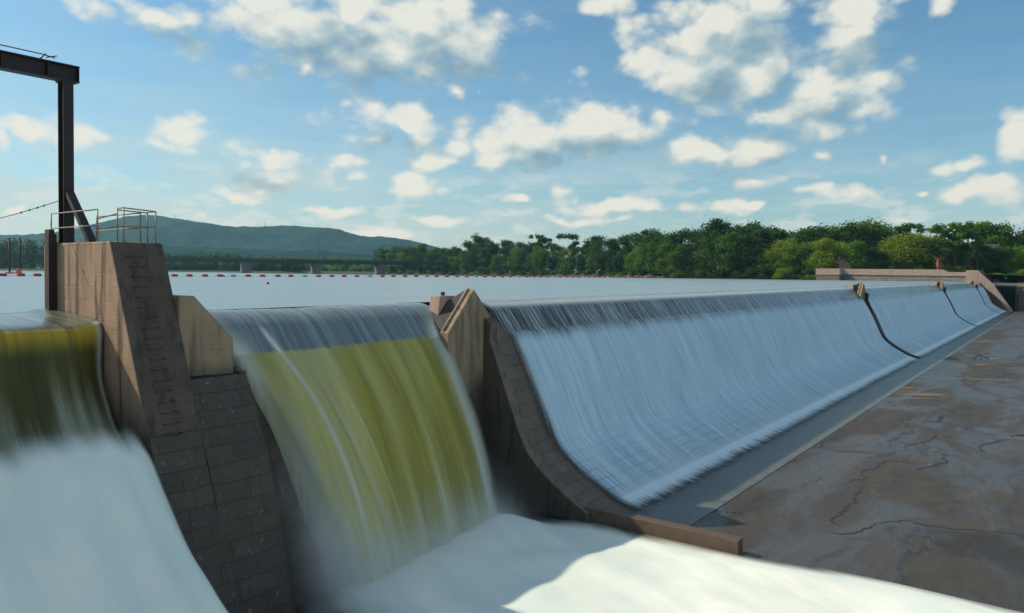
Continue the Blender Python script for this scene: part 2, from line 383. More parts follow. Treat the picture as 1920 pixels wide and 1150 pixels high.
# water
def lake(T):
    p = geo(T)
    n = T.noise(T.scale(p, .05, .35, 1), 1.0, 5, .6); n2 = T.noise(T.scale(p, 1.0, 1.0, 1), .8, 4, .6)
    c = T.mix(n, (.16, .24, .29), (.26, .35, .40))
    h = T.m('ADD', T.m('MULTIPLY', n, .5), T.m('MULTIPLY', n2, .5))
    return bsdf(T, Base_Color=c, Roughness=T.ss(n, .3, .7, .26, .38), IOR=1.33, Specular_IOR_Level=.5, Normal=T.bump(h, .25, .05))
M_lake = material('lake_surface', lake)

def mixsh(T, f, a, b):
    mx = T.n('ShaderNodeMixShader'); T.set(mx.inputs[0], f); T.set(mx.inputs[1], a); T.set(mx.inputs[2], b); return mx.outputs[0]
def spill(T):
    """u metres along the dam, v metres down the flow from the lake (crest edge 0, foam starts 1.7, toe near 11.8)"""
    uv = uvc(T); u, v, _ = T.sep(uv)
    st = T.noise(T.xyz(T.m('MULTIPLY', u, 2.6), T.m('MULTIPLY', v, .16), 0.0), 1.0, 6, .62)       # long streaks
    st2 = T.noise(T.xyz(T.m('MULTIPLY', u, 7.5), T.m('MULTIPLY', v, .35), 3.0), 1.0, 4, .6)
    wide = T.noise(T.xyz(T.m('MULTIPLY', u, .45), T.m('MULTIPLY', v, .12), 9.0), 1.0, 4, .6)
    fs = T.m('ADD', 2.15, T.m('MULTIPLY', T.m('SUBTRACT', T.noise(T.xyz(u, 0.0, 0.0), .55, 4, .55), .5), 1.2))   # where the veil bursts into foam
    foam = T.ss(v, T.m('SUBTRACT', fs, .45), T.m('ADD', fs, .6))
    # veil: clear dark water with pale filaments
    vc = T.mix(T.ss(st2, .42, .72), T.mix(T.ss(u, 30, 85), (.05, .06, .062), (.20, .25, .28)), (.55, .60, .60))
    vc = T.mix(T.m('MULTIPLY', T.ss(st, .4, .7), .55), vc, (.42, .46, .45))
    lip = T.ss(v, .0, .55, 1.0, 0.0)
    vc = T.mix(T.m('MULTIPLY', lip, T.ss(v, -.4, .1)), vc, (.60, .64, .62))
    vc = T.mix(T.ss(v, -.9, -.2, 1.0, 0.0), vc, (.16, .24, .29))
    # foam with courses of blocks telegraphing through
    crs = T.m('ABSOLUTE', T.m('SUBTRACT', T.m('FRACT', T.m('ADD', T.m('MULTIPLY', v, 1/.62), T.m('MULTIPLY', wide, .8))), .5))
    crs = T.m('MULTIPLY', T.ss(crs, .36, .5), T.ss(v, 6.5, 11.0, .06, .55))
    crs = T.m('MULTIPLY', T.m('MULTIPLY', crs, T.ss(st2, .3, .6)), T.m('MULTIPLY', T.ss(u, 32, 75, 1.2, .3), T.ss(wide, .3, .65)))
    fc = T.mix(T.ss(T.m('ADD', T.m('MULTIPLY', st, .8), T.m('MULTIPLY', st2, .2)), .25, .75), (.42, .60, .71), (.78, .90, .96))  # blue of shade and reflected sky painted into the white foam
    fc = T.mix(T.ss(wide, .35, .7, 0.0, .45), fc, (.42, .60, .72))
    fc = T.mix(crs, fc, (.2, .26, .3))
    c = T.mix(foam, vc, fc)
    # cover: thin and torn near the dry end, below the toe it trails out
    ab = T.m('MULTIPLY', T.ss(st2, .25, .6, .72, .97), 1.0)
    thin = T.m('ADD', ab, T.m('MULTIPLY', foam, T.ss(v, 4.0, 11.5, .25, -.12)), clamp=True)
    att = T.n('ShaderNodeAttribute', attribute_name='edge').outputs['Fac']
    ew = T.m('ADD', T.m('MULTIPLY', st, 1.5), T.m('MULTIPLY', T.m('SUBTRACT', att, 1.0), 1.0))
    edge = T.ss(T.m('ADD', att, T.m('MULTIPLY', T.m('SUBTRACT', st2, .5), .7)), .1, .75)
    toe = T.ss(T.m('ADD', v, T.m('MULTIPLY', T.m('SUBTRACT', st2, .5), 1.6)), 11.9, 12.8, 1.0, 0.0)
    ridge = T.m('MULTIPLY', T.ss(v, 11.1, 11.6), 1.0)
    c = T.mix(T.m('MULTIPLY', ridge, .55), c, (.80, .88, .90))
    a = T.m('MULTIPLY', T.m('MULTIPLY', T.m('MAXIMUM', thin, T.m('MULTIPLY', ridge, .97)), edge), toe)
    rg = T.mix(foam, (.22, .22, .22), (.6, .6, .6))
    h = T.m('ADD', T.m('MULTIPLY', st, .6), T.m('MULTIPLY', st2, .5))
    s = bsdf(T, Base_Color=c, Roughness=rg, IOR=1.33, Normal=T.bump(T.m('MULTIPLY', h, T.m('SUBTRACT', 1.0, T.m('MULTIPLY', foam, .65))), .35, .06))
    return mixsh(T, a, T.n('ShaderNodeBsdfTransparent').outputs[0], s)
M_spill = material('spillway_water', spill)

def curtain(yel0, length, lipcol, dark, amber, pale, edgeL, edgeR, side=True, topglow=0.0, broad=.55):
    """u 0..width metres, v metres down the curtain; att 'edge' 0..1 from the torn edges"""
    def b(T):
        uv = uvc(T); u, v, _ = T.sep(uv)
        st = T.noise(T.xyz(T.m('MULTIPLY', u, 1.25), T.m('MULTIPLY', v, .07), 0.0), 1.0, 6, .6, .2)
        st2 = T.noise(T.xyz(T.m('MULTIPLY', u, 4.0), T.m('MULTIPLY', v, .09), 3.0), 1.0, 4, .6)
        fine = T.noise(T.xyz(T.m('MULTIPLY', u, 13.0), T.m('MULTIPLY', v, .16), 7.0), 1.0, 3, .6)
        k = T.m('ADD', T.m('MULTIPLY', st, .6), T.m('ADD', T.m('MULTIPLY', st2, .3), T.m('MULTIPLY', fine, .1)))
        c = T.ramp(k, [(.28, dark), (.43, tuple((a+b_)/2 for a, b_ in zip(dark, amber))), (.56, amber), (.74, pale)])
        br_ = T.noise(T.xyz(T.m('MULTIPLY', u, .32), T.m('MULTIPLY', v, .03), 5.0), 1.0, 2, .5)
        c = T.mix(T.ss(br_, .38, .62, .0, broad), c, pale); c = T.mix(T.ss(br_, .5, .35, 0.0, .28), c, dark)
        if topglow: c = T.mix(T.m('MULTIPLY', T.ss(v, yel0, yel0+topglow, 1.0, 0.0), T.ss(st2, .3, .6, .5, 1.0)), c, (.78, .56, .06))  # sunlight glowing through the top of the sheet, painted as a yellow band
        yel = T.ss(T.m('ADD', v, T.m('ADD', T.m('MULTIPLY', fine, .10), T.m('MULTIPLY', st2, .16))), yel0-.02+.1, yel0+.16+.1)  # grey lip turns tannin yellow, with sunlight through the sheet painted in
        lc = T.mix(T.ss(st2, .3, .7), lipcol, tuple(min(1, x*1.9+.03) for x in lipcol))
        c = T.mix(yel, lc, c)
        att = T.n('ShaderNodeAttribute', attribute_name='edge').outputs['Fac']
        foamy = T.ss(T.m('ADD', att, T.m('MULTIPLY', T.m('SUBTRACT', st2, .5), .5)), .25, .95, 1.0, 0.0)
        foamy = T.m('MULTIPLY', foamy, T.ss(v, yel0*.3, yel0*1.0))
        curl = T.n('ShaderNodeAttribute', attribute_name='curl').outputs['Fac']
        c = T.mix(T.m('MULTIPLY', curl, T.ss(fine, .3, .6, .45, .9)), c, (.86, .86, .74))
        low = T.ss(T.m('ADD', v, T.m('MULTIPLY', T.m('SUBTRACT', st, .5), 8.0)), length-3.2, length+.4)
        c = T.mix(T.m('MULTIPLY', foamy, .85), c, (.66, .70, .62))
        c = T.mix(T.m('MULTIPLY', low, .8), c, (.74, .78, .66))
        ea = T.ss(T.m('ADD', att, T.m('MULTIPLY', T.m('SUBTRACT', fine, .5), .25)), .0, .42)
        ea = T.m('MAXIMUM', ea, T.ss(v, yel0*.5, yel0*1.2, 1.0, 0.0))
        end = T.ss(T.m('ADD', v, T.m('MULTIPLY', T.m('SUBTRACT', st2, .5), 4.5)), length-.8, length+.5, 1.0, 0.0)
        a = T.m('MULTIPLY', ea, end)
        rg = T.mix(yel, (.18, .18, .18), (.38, .38, .38))
        h = T.m('ADD', T.m('MULTIPLY', st, .8), T.m('MULTIPLY', st2, .3))
        s = bsdf(T, Base_Color=c, Roughness=rg, IOR=1.33, Normal=T.bump(h, .5, .12))
        t = T.n('ShaderNodeBsdfTranslucent'); T.set(t.inputs[0], c)
        s = mixsh(T, T.m('MULTIPLY', yel, .35), s, t.outputs[0])
        return mixsh(T, a, T.n('ShaderNodeBsdfTransparent').outputs[0], s)
    return b
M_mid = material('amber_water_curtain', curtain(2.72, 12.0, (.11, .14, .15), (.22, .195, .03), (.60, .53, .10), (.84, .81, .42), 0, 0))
M_left = material('dark_amber_water_curtain', curtain(.42, 5.2, (.07, .075, .06), (.035, .034, .012), (.12, .115, .035), (.32, .3, .10), 0, 0, topglow=.9, broad=.1))
def foamm(T):
    uv = uvc(T); p = geo(T)
    n = T.noise(T.scale(p, .5, .2, .5), 1.0, 4, .55, .3)
    uvn = T.noise(T.scale(uv, .9, .16, 1), 1.0, 5, .6)
    c = T.mix(T.ss(n, .3, .75), (.76, .82, .77), (.88, .88, .79))
    c = T.mix(T.ss(uvn, .3, .7, .5, 0.0), c, (.58, .69, .67))
    att = T.n('ShaderNodeAttribute', attribute_name='edge').outputs['Fac']
    a = T.ss(T.m('ADD', att, T.m('MULTIPLY', T.m('SUBTRACT', uvn, .5), .35)), .05, .85)
    s = bsdf(T, Base_Color=c, Roughness=.75, Specular_IOR_Level=.25, Normal=T.bump(T.m('ADD', uvn, n), .12, .2))
    return mixsh(T, a, T.n('ShaderNodeBsdfTransparent').outputs[0], s)
M_foam = material('white_foam', foamm)
def strip_edge(o, vals):
    at = o.data.attributes.new('edge', 'FLOAT', 'POINT'); at.data.foreach_set('value', np.asarray(vals, np.float32).ravel())

def rock(T):
    p = geo(T); x, y, z = T.sep(p)
    big = T.noise(T.scale(p, .07, .22, 1), 1.0, 6, .6, .6)
    med = T.noise(p, .5, 7, .66); fine = T.noise(p, 7.0, 6, .75); grit = T.noise(p, 30.0, 3, .7)
    wetm = T.ss(T.m('ADD', T.m('MULTIPLY', big, .75), T.m('MULTIPLY', med, .25)), .44, .56)
    c = T.mix(T.ss(med, .3, .7), (.066, .057, .046), (.043, .039, .035))
    c = T.mix(T.ss(fine, .4, .75, 0.0, .45), c, (.04, .033, .028))
    dk = T.ss(T.m('ADD', T.m('MULTIPLY', T.noise(T.scale(p, .05, .13, 1), 1.0, 6, .62, .8), .85), T.m('MULTIPLY', fine, .15)), .53, .55)
    c = T.mix(T.m('MULTIPLY', dk, .55), c, (.035, .032, .032))
    A_, B_ = at_z(1640, 985, 0), at_z(1925, 1000, 0); dl = (B_-A_).normalized(); nl = Vector((-dl.y, dl.x, 0)); nl = -nl if nl.dot(-A_) < 0 else nl
    sd = T.m('ADD', T.m('ADD', T.m('MULTIPLY', x, nl.x), T.m('MULTIPLY', y, nl.y)), -nl.dot(A_)); al = T.m('ADD', T.m('ADD', T.m('MULTIPLY', x, dl.x), T.m('MULTIPLY', y, dl.y)), -dl.dot(A_))
    pm = T.m('MULTIPLY', T.ss(T.m('ADD', sd, T.m('MULTIPLY', T.m('SUBTRACT', med, .5), 1.6)), -.05, .12), T.ss(T.m('ADD', T.m('SUBTRACT', al, T.m('MULTIPLY', sd, .8)), T.m('MULTIPLY', T.m('SUBTRACT', med, .5), 2.5)), -.3, .1))
    c = T.mix(T.m('MULTIPLY', pm, .62), c, (.022, .020, .021))
    moss = T.m('MULTIPLY', T.ss(T.m('ADD', T.noise(T.xyz(T.m('MULTIPLY', T.m('ADD', T.m('MULTIPLY', x, .598), T.m('MULTIPLY', y, -.802)), .07), T.m('MULTIPLY', T.m('ADD', T.m('MULTIPLY', x, .802), T.m('MULTIPLY', y, .598)), .35), 2.0), 1.0, 5, .6), T.ss(x, 45, 70, -.12, .0)), .60, .65), T.ss(fine, .35, .55))
    c = T.mix(T.m('MULTIPLY', moss, .7), c, (.27, .215, .11))
    c = T.mix(T.m('MULTIPLY', wetm, .55), c, (.075, .07, .065))
    vo = T.n('ShaderNodeTexVoronoi', feature='DISTANCE_TO_EDGE'); T.set(vo.inputs['Scale'], .13); T.set(vo.inputs['Randomness'], 1.0)
    wv = T.n('ShaderNodeTexNoise'); T.set(wv.inputs['Vector'], p); T.set(wv.inputs['Scale'], .6); T.set(wv.inputs['Detail'], 8.0); T.set(wv.inputs['Roughness'], .65)
    T.set(vo.inputs['Vector'], T.vm('ADD', p, T.vm('SCALE', wv.outputs['Color'], sc_=6.0)))
    crack = T.ss(vo.outputs['Distance'], .0, T.ss(med, .4, .6, .004, .016), 1.0, 0.0)
    crack = T.m('MULTIPLY', crack, T.ss(T.noise(p, .2, 3), .50, .58))
    c = T.mix(T.m('MULTIPLY', crack, .9), c, (.012, .01, .009))
    rg = T.m('SUBTRACT', T.ss(fine, .3, .7, .6, .85), T.m('MULTIPLY', wetm, .36))
    h = T.m('ADD', T.m('MULTIPLY', fine, .5), T.m('ADD', T.m('MULTIPLY', grit, .25), T.m('MULTIPLY', crack, -1.5)))
    h = T.m('MULTIPLY', h, T.m('SUBTRACT', 1.0, T.m('MULTIPLY', wetm, .8)))
    return bsdf(T, Base_Color=c, Roughness=rg, Normal=T.bump(h, .55, .05))
M_rock = material('worn_wet_concrete_rock', rock)
def thinw(T):
    p = geo(T); n = T.noise(T.scale(p, 5.0, .5, 1), 1.0, 5, .6); n2 = T.noise(p, .4, 5, .6)
    c = T.mix(T.ss(n, .3, .75), (.07, .075, .07), (.15, .16, .15)); c = T.mix(T.ss(n2, .4, .7, 0.0, .5), c, (.09, .075, .055))
    x, y, z = T.sep(p)
    return bsdf(T, Base_Color=c, Roughness=T.ss(n, .3, .7, .25, .42), Normal=T.bump(n, .2, .04))
M_thin = material('thin_flowing_water', thinw)

# ------------------------------------------------------------------ ground and lake
def quadgrid(x0, x1, nx, y0, y1, ny, zf):
    X, Y = np.meshgrid(np.linspace(x0, x1, nx), np.linspace(y0, y1, ny), indexing='ij')
    return np.stack([X, Y, zf(X, Y)], -1), np.stack([X, Y], -1)
M_bed = material('river_bed_ground', plain((.07, .06, .05), .8, 0, .3, .5))
P, U = quadgrid(-3500, 4700, 60, -800, 6500, 60, lambda X, Y: np.full_like(X, -2.4)); tag(grid('ground', P, U, M_bed), 'dark ground sheet far below the dam', 'ground', kind='structure')

# lake surface stops at the crest line, flat to the far shores
m = MB(); m.face([(-900, 27, LAKE), (11.0, 27, LAKE), (11.0, 24.6, LAKE), (281, 24.6, LAKE), (281, 400, LAKE), (1400, 2600, LAKE), (-2600, 2600, LAKE)]);
tag(m.build('lake_water', M_lake), 'smooth pale lake held back behind the dam', 'lake', kind='structure')

# apron: worn concrete and rock downstream of the dam, with ledges
def apron_z(X, Y):
    n = fbm(X*.35, Y*.35, 3, 6); b = fbm(X*.07+3, Y*.16, 9, 4)
    z = -.02+(n-.5)*.045
    z = z-.07*sstep(b+.16*(n-.5), .52, .53)+.04*sstep(b+.22*(n-.5), .40, .405)
    z = z*(1-sstep(Y, 11.2, 12.3))+.012*sstep(Y, 11.2, 12.3)
    return np.where(Y > 12.9, -.08, z)
def apron_grid(xs, ys):
    X, Y = np.meshgrid(xs, ys, indexing='ij'); return np.stack([X, Y, apron_z(X, Y)], -1), np.stack([X, Y], -1)
xs = np.concatenate([np.arange(20, 60, .14), np.arange(60, 120, .35), np.arange(120, 330, 1.2)]); ys = np.concatenate([np.arange(-14, -1, .5), np.arange(-1, 13.2, .12)])
P, U = apron_grid(xs, ys); tag(grid('rock_apron', P, U, M_rock), 'worn brown cracked rock apron below the long spillway', 'ground', kind='structure')
rock_o = bpy.data.objects['rock_apron']
def crack(pts, w):
    P_ = [at_z(x, y, 0) for x, y in pts]
    for _ in range(4):
        Q = [P_[0]]
        for a, b_ in zip(P_[:-1], P_[1:]):
            d = b_-a; nrm = Vector((-d.y, d.x, 0)); Q += [(a+b_)/2+nrm*random.uniform(-.16, .16), b_]
        P_ = Q
    n = len(P_); L_, R_ = [], []
    for i, p_ in enumerate(P_):
        d = (P_[min(i+1, n-1)]-P_[max(i-1, 0)]).normalized(); nr = Vector((-d.y, d.x, 0)); ww = w*(.25+.75*math.sin(math.pi*min(1, (i+.5)/n)))*random.uniform(.5, 1.3)
        for sgn, l in ((1, L_), (-1, R_)):
            q = p_+nr*ww*sgn*.5; q.z = float(apron_z(np.array([q.x]), np.array([q.y]))[0])+.012; l.append(tuple(q))
    m = MB()
    for i in range(n-1): m.face([L_[i], L_[i+1], R_[i+1], R_[i]][::-1])
    o = m.build('crack', M_dark); o.parent = rock_o
for pts, w in (([(1618, 912), (1607, 940), (1585, 955), (1565, 968), (1578, 988)], .17), ([(1787, 779), (1765, 790), (1730, 792)], .3), ([(1769, 856), (1750, 875), (1722, 882)], .3), ([(1640, 982), (1690, 976), (1760, 985), (1830, 992), (1925, 1004)], .14),
    ([(1890, 822), (1862, 830), (1845, 846)], .25), ([(1590, 902), (1625, 895), (1648, 868), (1720, 868)], .14), ([(1588, 806), (1545, 828), (1500, 846), (1460, 876)], .16), ([(1555, 1000), (1600, 1002), (1640, 982)], .12), ([(1700, 835), (1740, 825), (1730, 800)], .16), ([(1925, 760), (1860, 752), (1800, 748)], .2), ([(1640, 700), (1700, 690), (1780, 700)], .2), ([(1925, 700), (1870, 708), (1800, 715)], .3)): crack(pts, w)
m = MB(); m.box(20, 292, 12.9, 24, -1.2, -.05)
tag(m.build('concrete_apron', M_dark), 'smooth concrete apron slab at the toe of the spillway', 'ground', kind='structure')
# thin sheet of running water at the toe
xs = np.concatenate([np.arange(28.2, 80, .4), np.arange(80, 286, 2)]); ys = np.linspace(12.55, 16.6, 24)
X, Y = np.meshgrid(xs, ys, indexing='ij'); P = np.stack([X, Y+.10*(fbm(X*.8, Y*.1, 5)-.5)*(Y < 12.9), .035+.0*X], -1)
tag(grid('shallow_water', P, np.stack([X, Y], -1), M_thin), 'thin grey sheet of water running along the spillway toe', 'water', kind='structure')

# ------------------------------------------------------------------ dam body
OG = [(23.0, 8.55), (22.55, 8.1), (21.95, 7.55), (20.87, 5.54), (19.98, 3.45), (19.5, 2.5), (18.9, 1.9), (18.17, 1.35), (17.2, .75), (16.3, .28), (15.6, .06), (15.2, 0.0)]
def resample(pts, step):
    out = []; L = 0; acc = [0]
    pts = [np.array(p, float) for p in pts]
    # Catmull-Rom
    q = []
    for i in range(len(pts)-1):
        p0 = pts[max(i-1, 0)]; p1 = pts[i]; p2 = pts[i+1]; p3 = pts[min(i+2, len(pts)-1)]
        for t in np.linspace(0, 1, 12, endpoint=False):
            q.append(.5*((2*p1)+(-p0+p2)*t+(2*p0-5*p1+4*p2-p3)*t*t+(-p0+3*p1-3*p2+p3)*t**3))
    q.append(pts[-1]); q = np.array(q)
    d = np.r_[0, np.cumsum(np.linalg.norm(np.diff(q, axis=0), axis=1))]
    n = max(2, int(d[-1]/step)); s = np.linspace(0, d[-1], n)
    return np.stack([np.interp(s, d, q[:, k]) for k in range(q.shape[1])], -1), s
def sweep(name, prof, xs, mat, step=.25, dz=None, v0=0.0, parent=None):
    q, s = resample(prof, step); X, S = np.meshgrid(xs, s, indexing='ij')
    Y = np.broadcast_to(q[:, 0], X.shape).copy(); Z = np.broadcast_to(q[:, 1], X.shape).copy()
    if dz is not None: Y, Z = dz(X, S, Y, Z)
    o = grid(name, np.stack([X, Y, Z], -1), np.stack([X, S+v0], -1), mat, parent); return o, X, S+v0
dam = tag(empty('dam', (28, 20, 0)), 'long curved-face masonry dam with water pouring over its crest', 'dam')
def stepf(X, S, Y, Z):                            # each course of blocks sits a little proud of the one above
    row = np.floor(S/.62); rnd = vnoise(row*7.3, np.floor(X/1.3+.5*(row % 2))*3.1, 5)
    return Y-.05*rnd, Z
o, _, _ = sweep('spillway_face', OG, np.concatenate([np.arange(27.7, 34, .12), np.arange(34, 60, 1.0), np.arange(60, 282, 6)]), M_stoneface, .12, stepf); child(o, dam)
m = MB(); m.box(27.75, 281, 23, 25.6, -1, 8.6); child(m.build('crest', M_stoneface), dam)
# masonry wall under the near sluices
WB = [(21.3, 7.3), (19.9, 4.3), (18.6, 0.0), (18.0, -2.0)]
def block(X, S, Y, Z):
    row = np.floor(S/.62); rnd = vnoise(row*5.3, np.floor(X/1.5+.45*(row % 2))*3.7, 15); return Y-.06*rnd+1.25*sstep(X, 13.9, 15.2), Z
o, _, _ = sweep('masonry_wall', WB, np.arange(12.15, 25.4, .12), M_stone, .1, block); child(o, dam)
m = MB(); m.box(12.2, 14.0, 21.5, 25.6, -2, 7.28); m.box(14.0, 24.8, 22.6, 25.6, -2, 7.28); child(m.build('sluice_sill', M_dark), dam)
m = MB(); m.box(13.2, 24.8, 23.3, 25.6, 7.29, 8.5); m.box(-8, 10.6, 23.35, 25.6, -2, 8.6); child(m.build('sluice_crest', M_dark), dam)
o, _, _ = sweep('sluice_face', [(23.34, 8.6), (23.2, 7.4), (22.8, 6.4), (21.9, 5.3), (19.4, 3.8), (16.5, 2.0), (13.5, .0), (12, -1)], np.arange(-8, 10.7, 1.0), M_dark, .4); child(o, dam)

# ------------------------------------------------------------------ near pier with its gantry and railings
pier = tag(empty('concrete_pier', (10.8, 23, 0)), 'tall weathered concrete pier between the two near sluices, steel post on top', 'pier')
m = MB()
prof = [(21.45, 11.45), (19.95, 7.6), (18.6, 4.2), (16.9, 0), (16.1, -2), (26.0, -2), (26.0, 11.45)]
m.prism_x(prof, 9.95, 11.55)
b = child(m.build('pier_body', M_pier, bevel=.03), pier)
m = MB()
# weathered downstream facing, the shade on this side put into its darker colour, 4 mm proud
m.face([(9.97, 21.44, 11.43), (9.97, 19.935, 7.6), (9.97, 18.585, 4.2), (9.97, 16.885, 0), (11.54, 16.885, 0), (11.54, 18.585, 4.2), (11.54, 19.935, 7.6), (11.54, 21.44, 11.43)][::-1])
child(m.build('shaded_stained_facing', M_pierd), pier)
o, _, _ = sweep('masonry_base', [(19.24, 5.9), (18.585, 4.2), (16.885, 0), (16.0, -2)], np.arange(9.96, 11.60, .15), M_stone, .12, lambda X, S, Y, Z: (Y-.05-.05*vnoise(np.floor(S/.62)*5.3, np.floor(X/1.5)*3.7, 15), Z)); child(o, pier)
# recessed ladder slot and rungs
for i in range(18):
    z = 11.0-i*.30; y = 21.40-(11.45-z)*.39-.02
    m = MB(); x0 = 10.35+(11.45-z)*.02
    m.tube([(x0, y+.06, z), (x0, y-.11, z), (x0+.42, y-.11, z), (x0+.42, y+.06, z)], .016, 6)
    child(m.build('ladder_rung', M_rust), pier)
m = MB(); m.box(10.0, 10.14, 25.05, 25.95, 9.0, 11.46); child(m.build('cap_block', M_pier), pier)
m = MB(); m.box(9.78, 9.94, 25.15, 25.50, 8.6, 11.9); child(m.build('gate_guide', M_rust, bevel=.01), pier)
m = MB(); m.box(9.70, 9.94, 25.0, 25.05, 9.2, 11.75); child(m.build('guide_plate', M_steel), pier)
# wing wall: tan trapezoid on the masonry
wing = []
for x, y in ((322, 556), (364, 555), (437, 634), (438, 700), (322, 710)): q = at_p(x, y, 21.85); wing.append((q.x, q.z))
wing = [(max(a, 12.22)-.65, b_) for a, b_ in wing]
m = MB(); m.prism_y(wing, 20.55, 22.0); child(m.build('wing_wall', M_tan, bevel=.02), pier)
pier.location.x += .65; pier.location.y += 1.3

gan = tag(empty('steel_gantry', (10.4, 25.1, 11.45)), 'black steel gantry frame rising over the left sluice from the tall pier', 'gantry')
gx, gy = 10.32, 25.15
m = MB()                                            # H-section post
m.box(gx-.16, gx+.16, gy-.20, gy-.17, 11.45, 16.70); m.box(gx-.16, gx+.16, gy+.17, gy+.20, 11.45, 16.70); m.box(gx-.02, gx+.02, gy-.168, gy+.168, 11.45, 16.70)
child(m.build('post', M_steel), gan)
m = MB(); m.box(-9, gx+.36, gy-.2, gy+.2, 16.45, 16.49); m.box(-9, gx+.36, gy-.2, gy+.2, 16.95, 16.99); m.box(-9, gx+.36, gy-.03, gy+.03, 16.492, 16.948); m.box(gx+.32, gx+.35, gy-.19, gy+.19, 16.492, 16.948)
m.box(gx-.22, gx+.22, gy-.22, gy+.22, 16.40, 16.446)
for k in range(8): m.box(gx-.6-k*1.3, gx-.57-k*1.3, gy-.18, gy-.035, 16.492, 16.948)
child(m.build('crossbeam', M_steel), gan)
m = MB(); m.bar((gx, gy-.2, 13.15), (gx, 23.35, 11.47), .24, .16); m.box(gx-.2, gx+.2, 23.15, 23.5, 11.452, 11.49); child(m.build('brace', M_steel), gan)
m = MB(); m.box(gx-.3, gx+.3, gy-.3, gy+.3, 11.452, 11.49); child(m.build('base_plate', M_rust), gan)
m = MB(); m.tube([(-9, gy-.1, 17.22), (gx-.75, gy-.1, 17.16), (gx-.35, gy-.1, 17.12)], .018, 6); m.tube([(gx-.8, gy-.1, 16.99), (gx-.62, gy-.1, 17.2)], .02, 6); m.tube([(gx-.62, gy-.1, 17.08), (gx-.3, gy-.1, 17.2)], .018, 6)
child(m.build('top_rod', M_steel), gan)
m = MB(); a = Vector((gx-.2, gy, 12.85)); bb = Vector((5.5, 25.3, 11.55)); m.tube([a.lerp(bb, t)-Vector((0, 0, .22*math.sin(math.pi*t))) for t in np.linspace(0, 1, 12)], .012, 5)
for t in (.1, .14, .19, .24): q = a.lerp(bb, t)-Vector((0, 0, .22*math.sin(math.pi*t))); m.tube([q-Vector((0, 0, .03)), q+Vector((0, 0, .03))], .025, 6)
child(m.build('guy_wire', M_wire), gan)

for ch in gan.children:
    if ch.name.startswith(('crossbeam', 'top_rod')): ch.location.z += .304
gan.location.x += .65; gan.location.y += 1.35
def railing(name, label, posts, rails, loc):
    r = tag(empty(name, loc), label, 'railing', 'pipe railings on the tall pier')
    for p in posts:
        mm = MB(); mm.tube([(p[0], p[1], 11.452), (p[0], p[1], p[2])], .022, 8); mm.tube([(p[0], p[1], 11.452), (p[0], p[1], 11.48)], .055, 8); child(mm.build('post', M_galv), r)
    for q in rails:
        mm = MB(); mm.tube(q, .020, 8); child(mm.build('rail', M_galv), r)
    r.location.x += .65; r.location.y += 1.3
T1, T2 = 12.43, 11.95
railing('pipe_railing', 'grey pipe railing by the gantry post on the tall pier', [(10.02, 25.6, T1), (10.02, 22.35, T1), (11.45, 22.6, T1), (11.45, 25.6, T1)],
    [[(10.02, 25.62, T1), (10.02, 22.33, T1)], [(10.02, 25.6, T2), (10.02, 22.37, T2)], [(11.45, 25.6, T1), (11.45, 22.6, T1)], [(11.45, 25.6, T2), (11.45, 22.62, T2)], [(10.02, 22.35, T1-.28), (10.42, 21.95, T1-.12)], [(10.02, 22.35, T2-.1), (10.42, 21.95, T2-.04)]], (10.7, 24, 11.45))
railing('ladder_railing', 'square pipe railing at the head of the ladder, right side of the pier top', [(10.42, 21.95, T1+.05), (10.44, 21.6, T1+.05), (11.42, 21.6, T1), (11.42, 22.1, T1)],
    [[(10.44, 21.6, T1+.05), (11.42, 21.6, T1)], [(10.42, 21.95, T1+.05), (10.44, 21.6, T1+.05)], [(10.42, 21.95, T2), (11.42, 22.1, T2)], [(11.42, 21.6, T1), (11.42, 22.1, T1)], [(10.42, 21.95, T1), (11.42, 22.1, T1-.02)], [(10.44, 21.6, T2-.02), (11.42, 21.6, T2)]], (10.9, 21.9, 11.45))

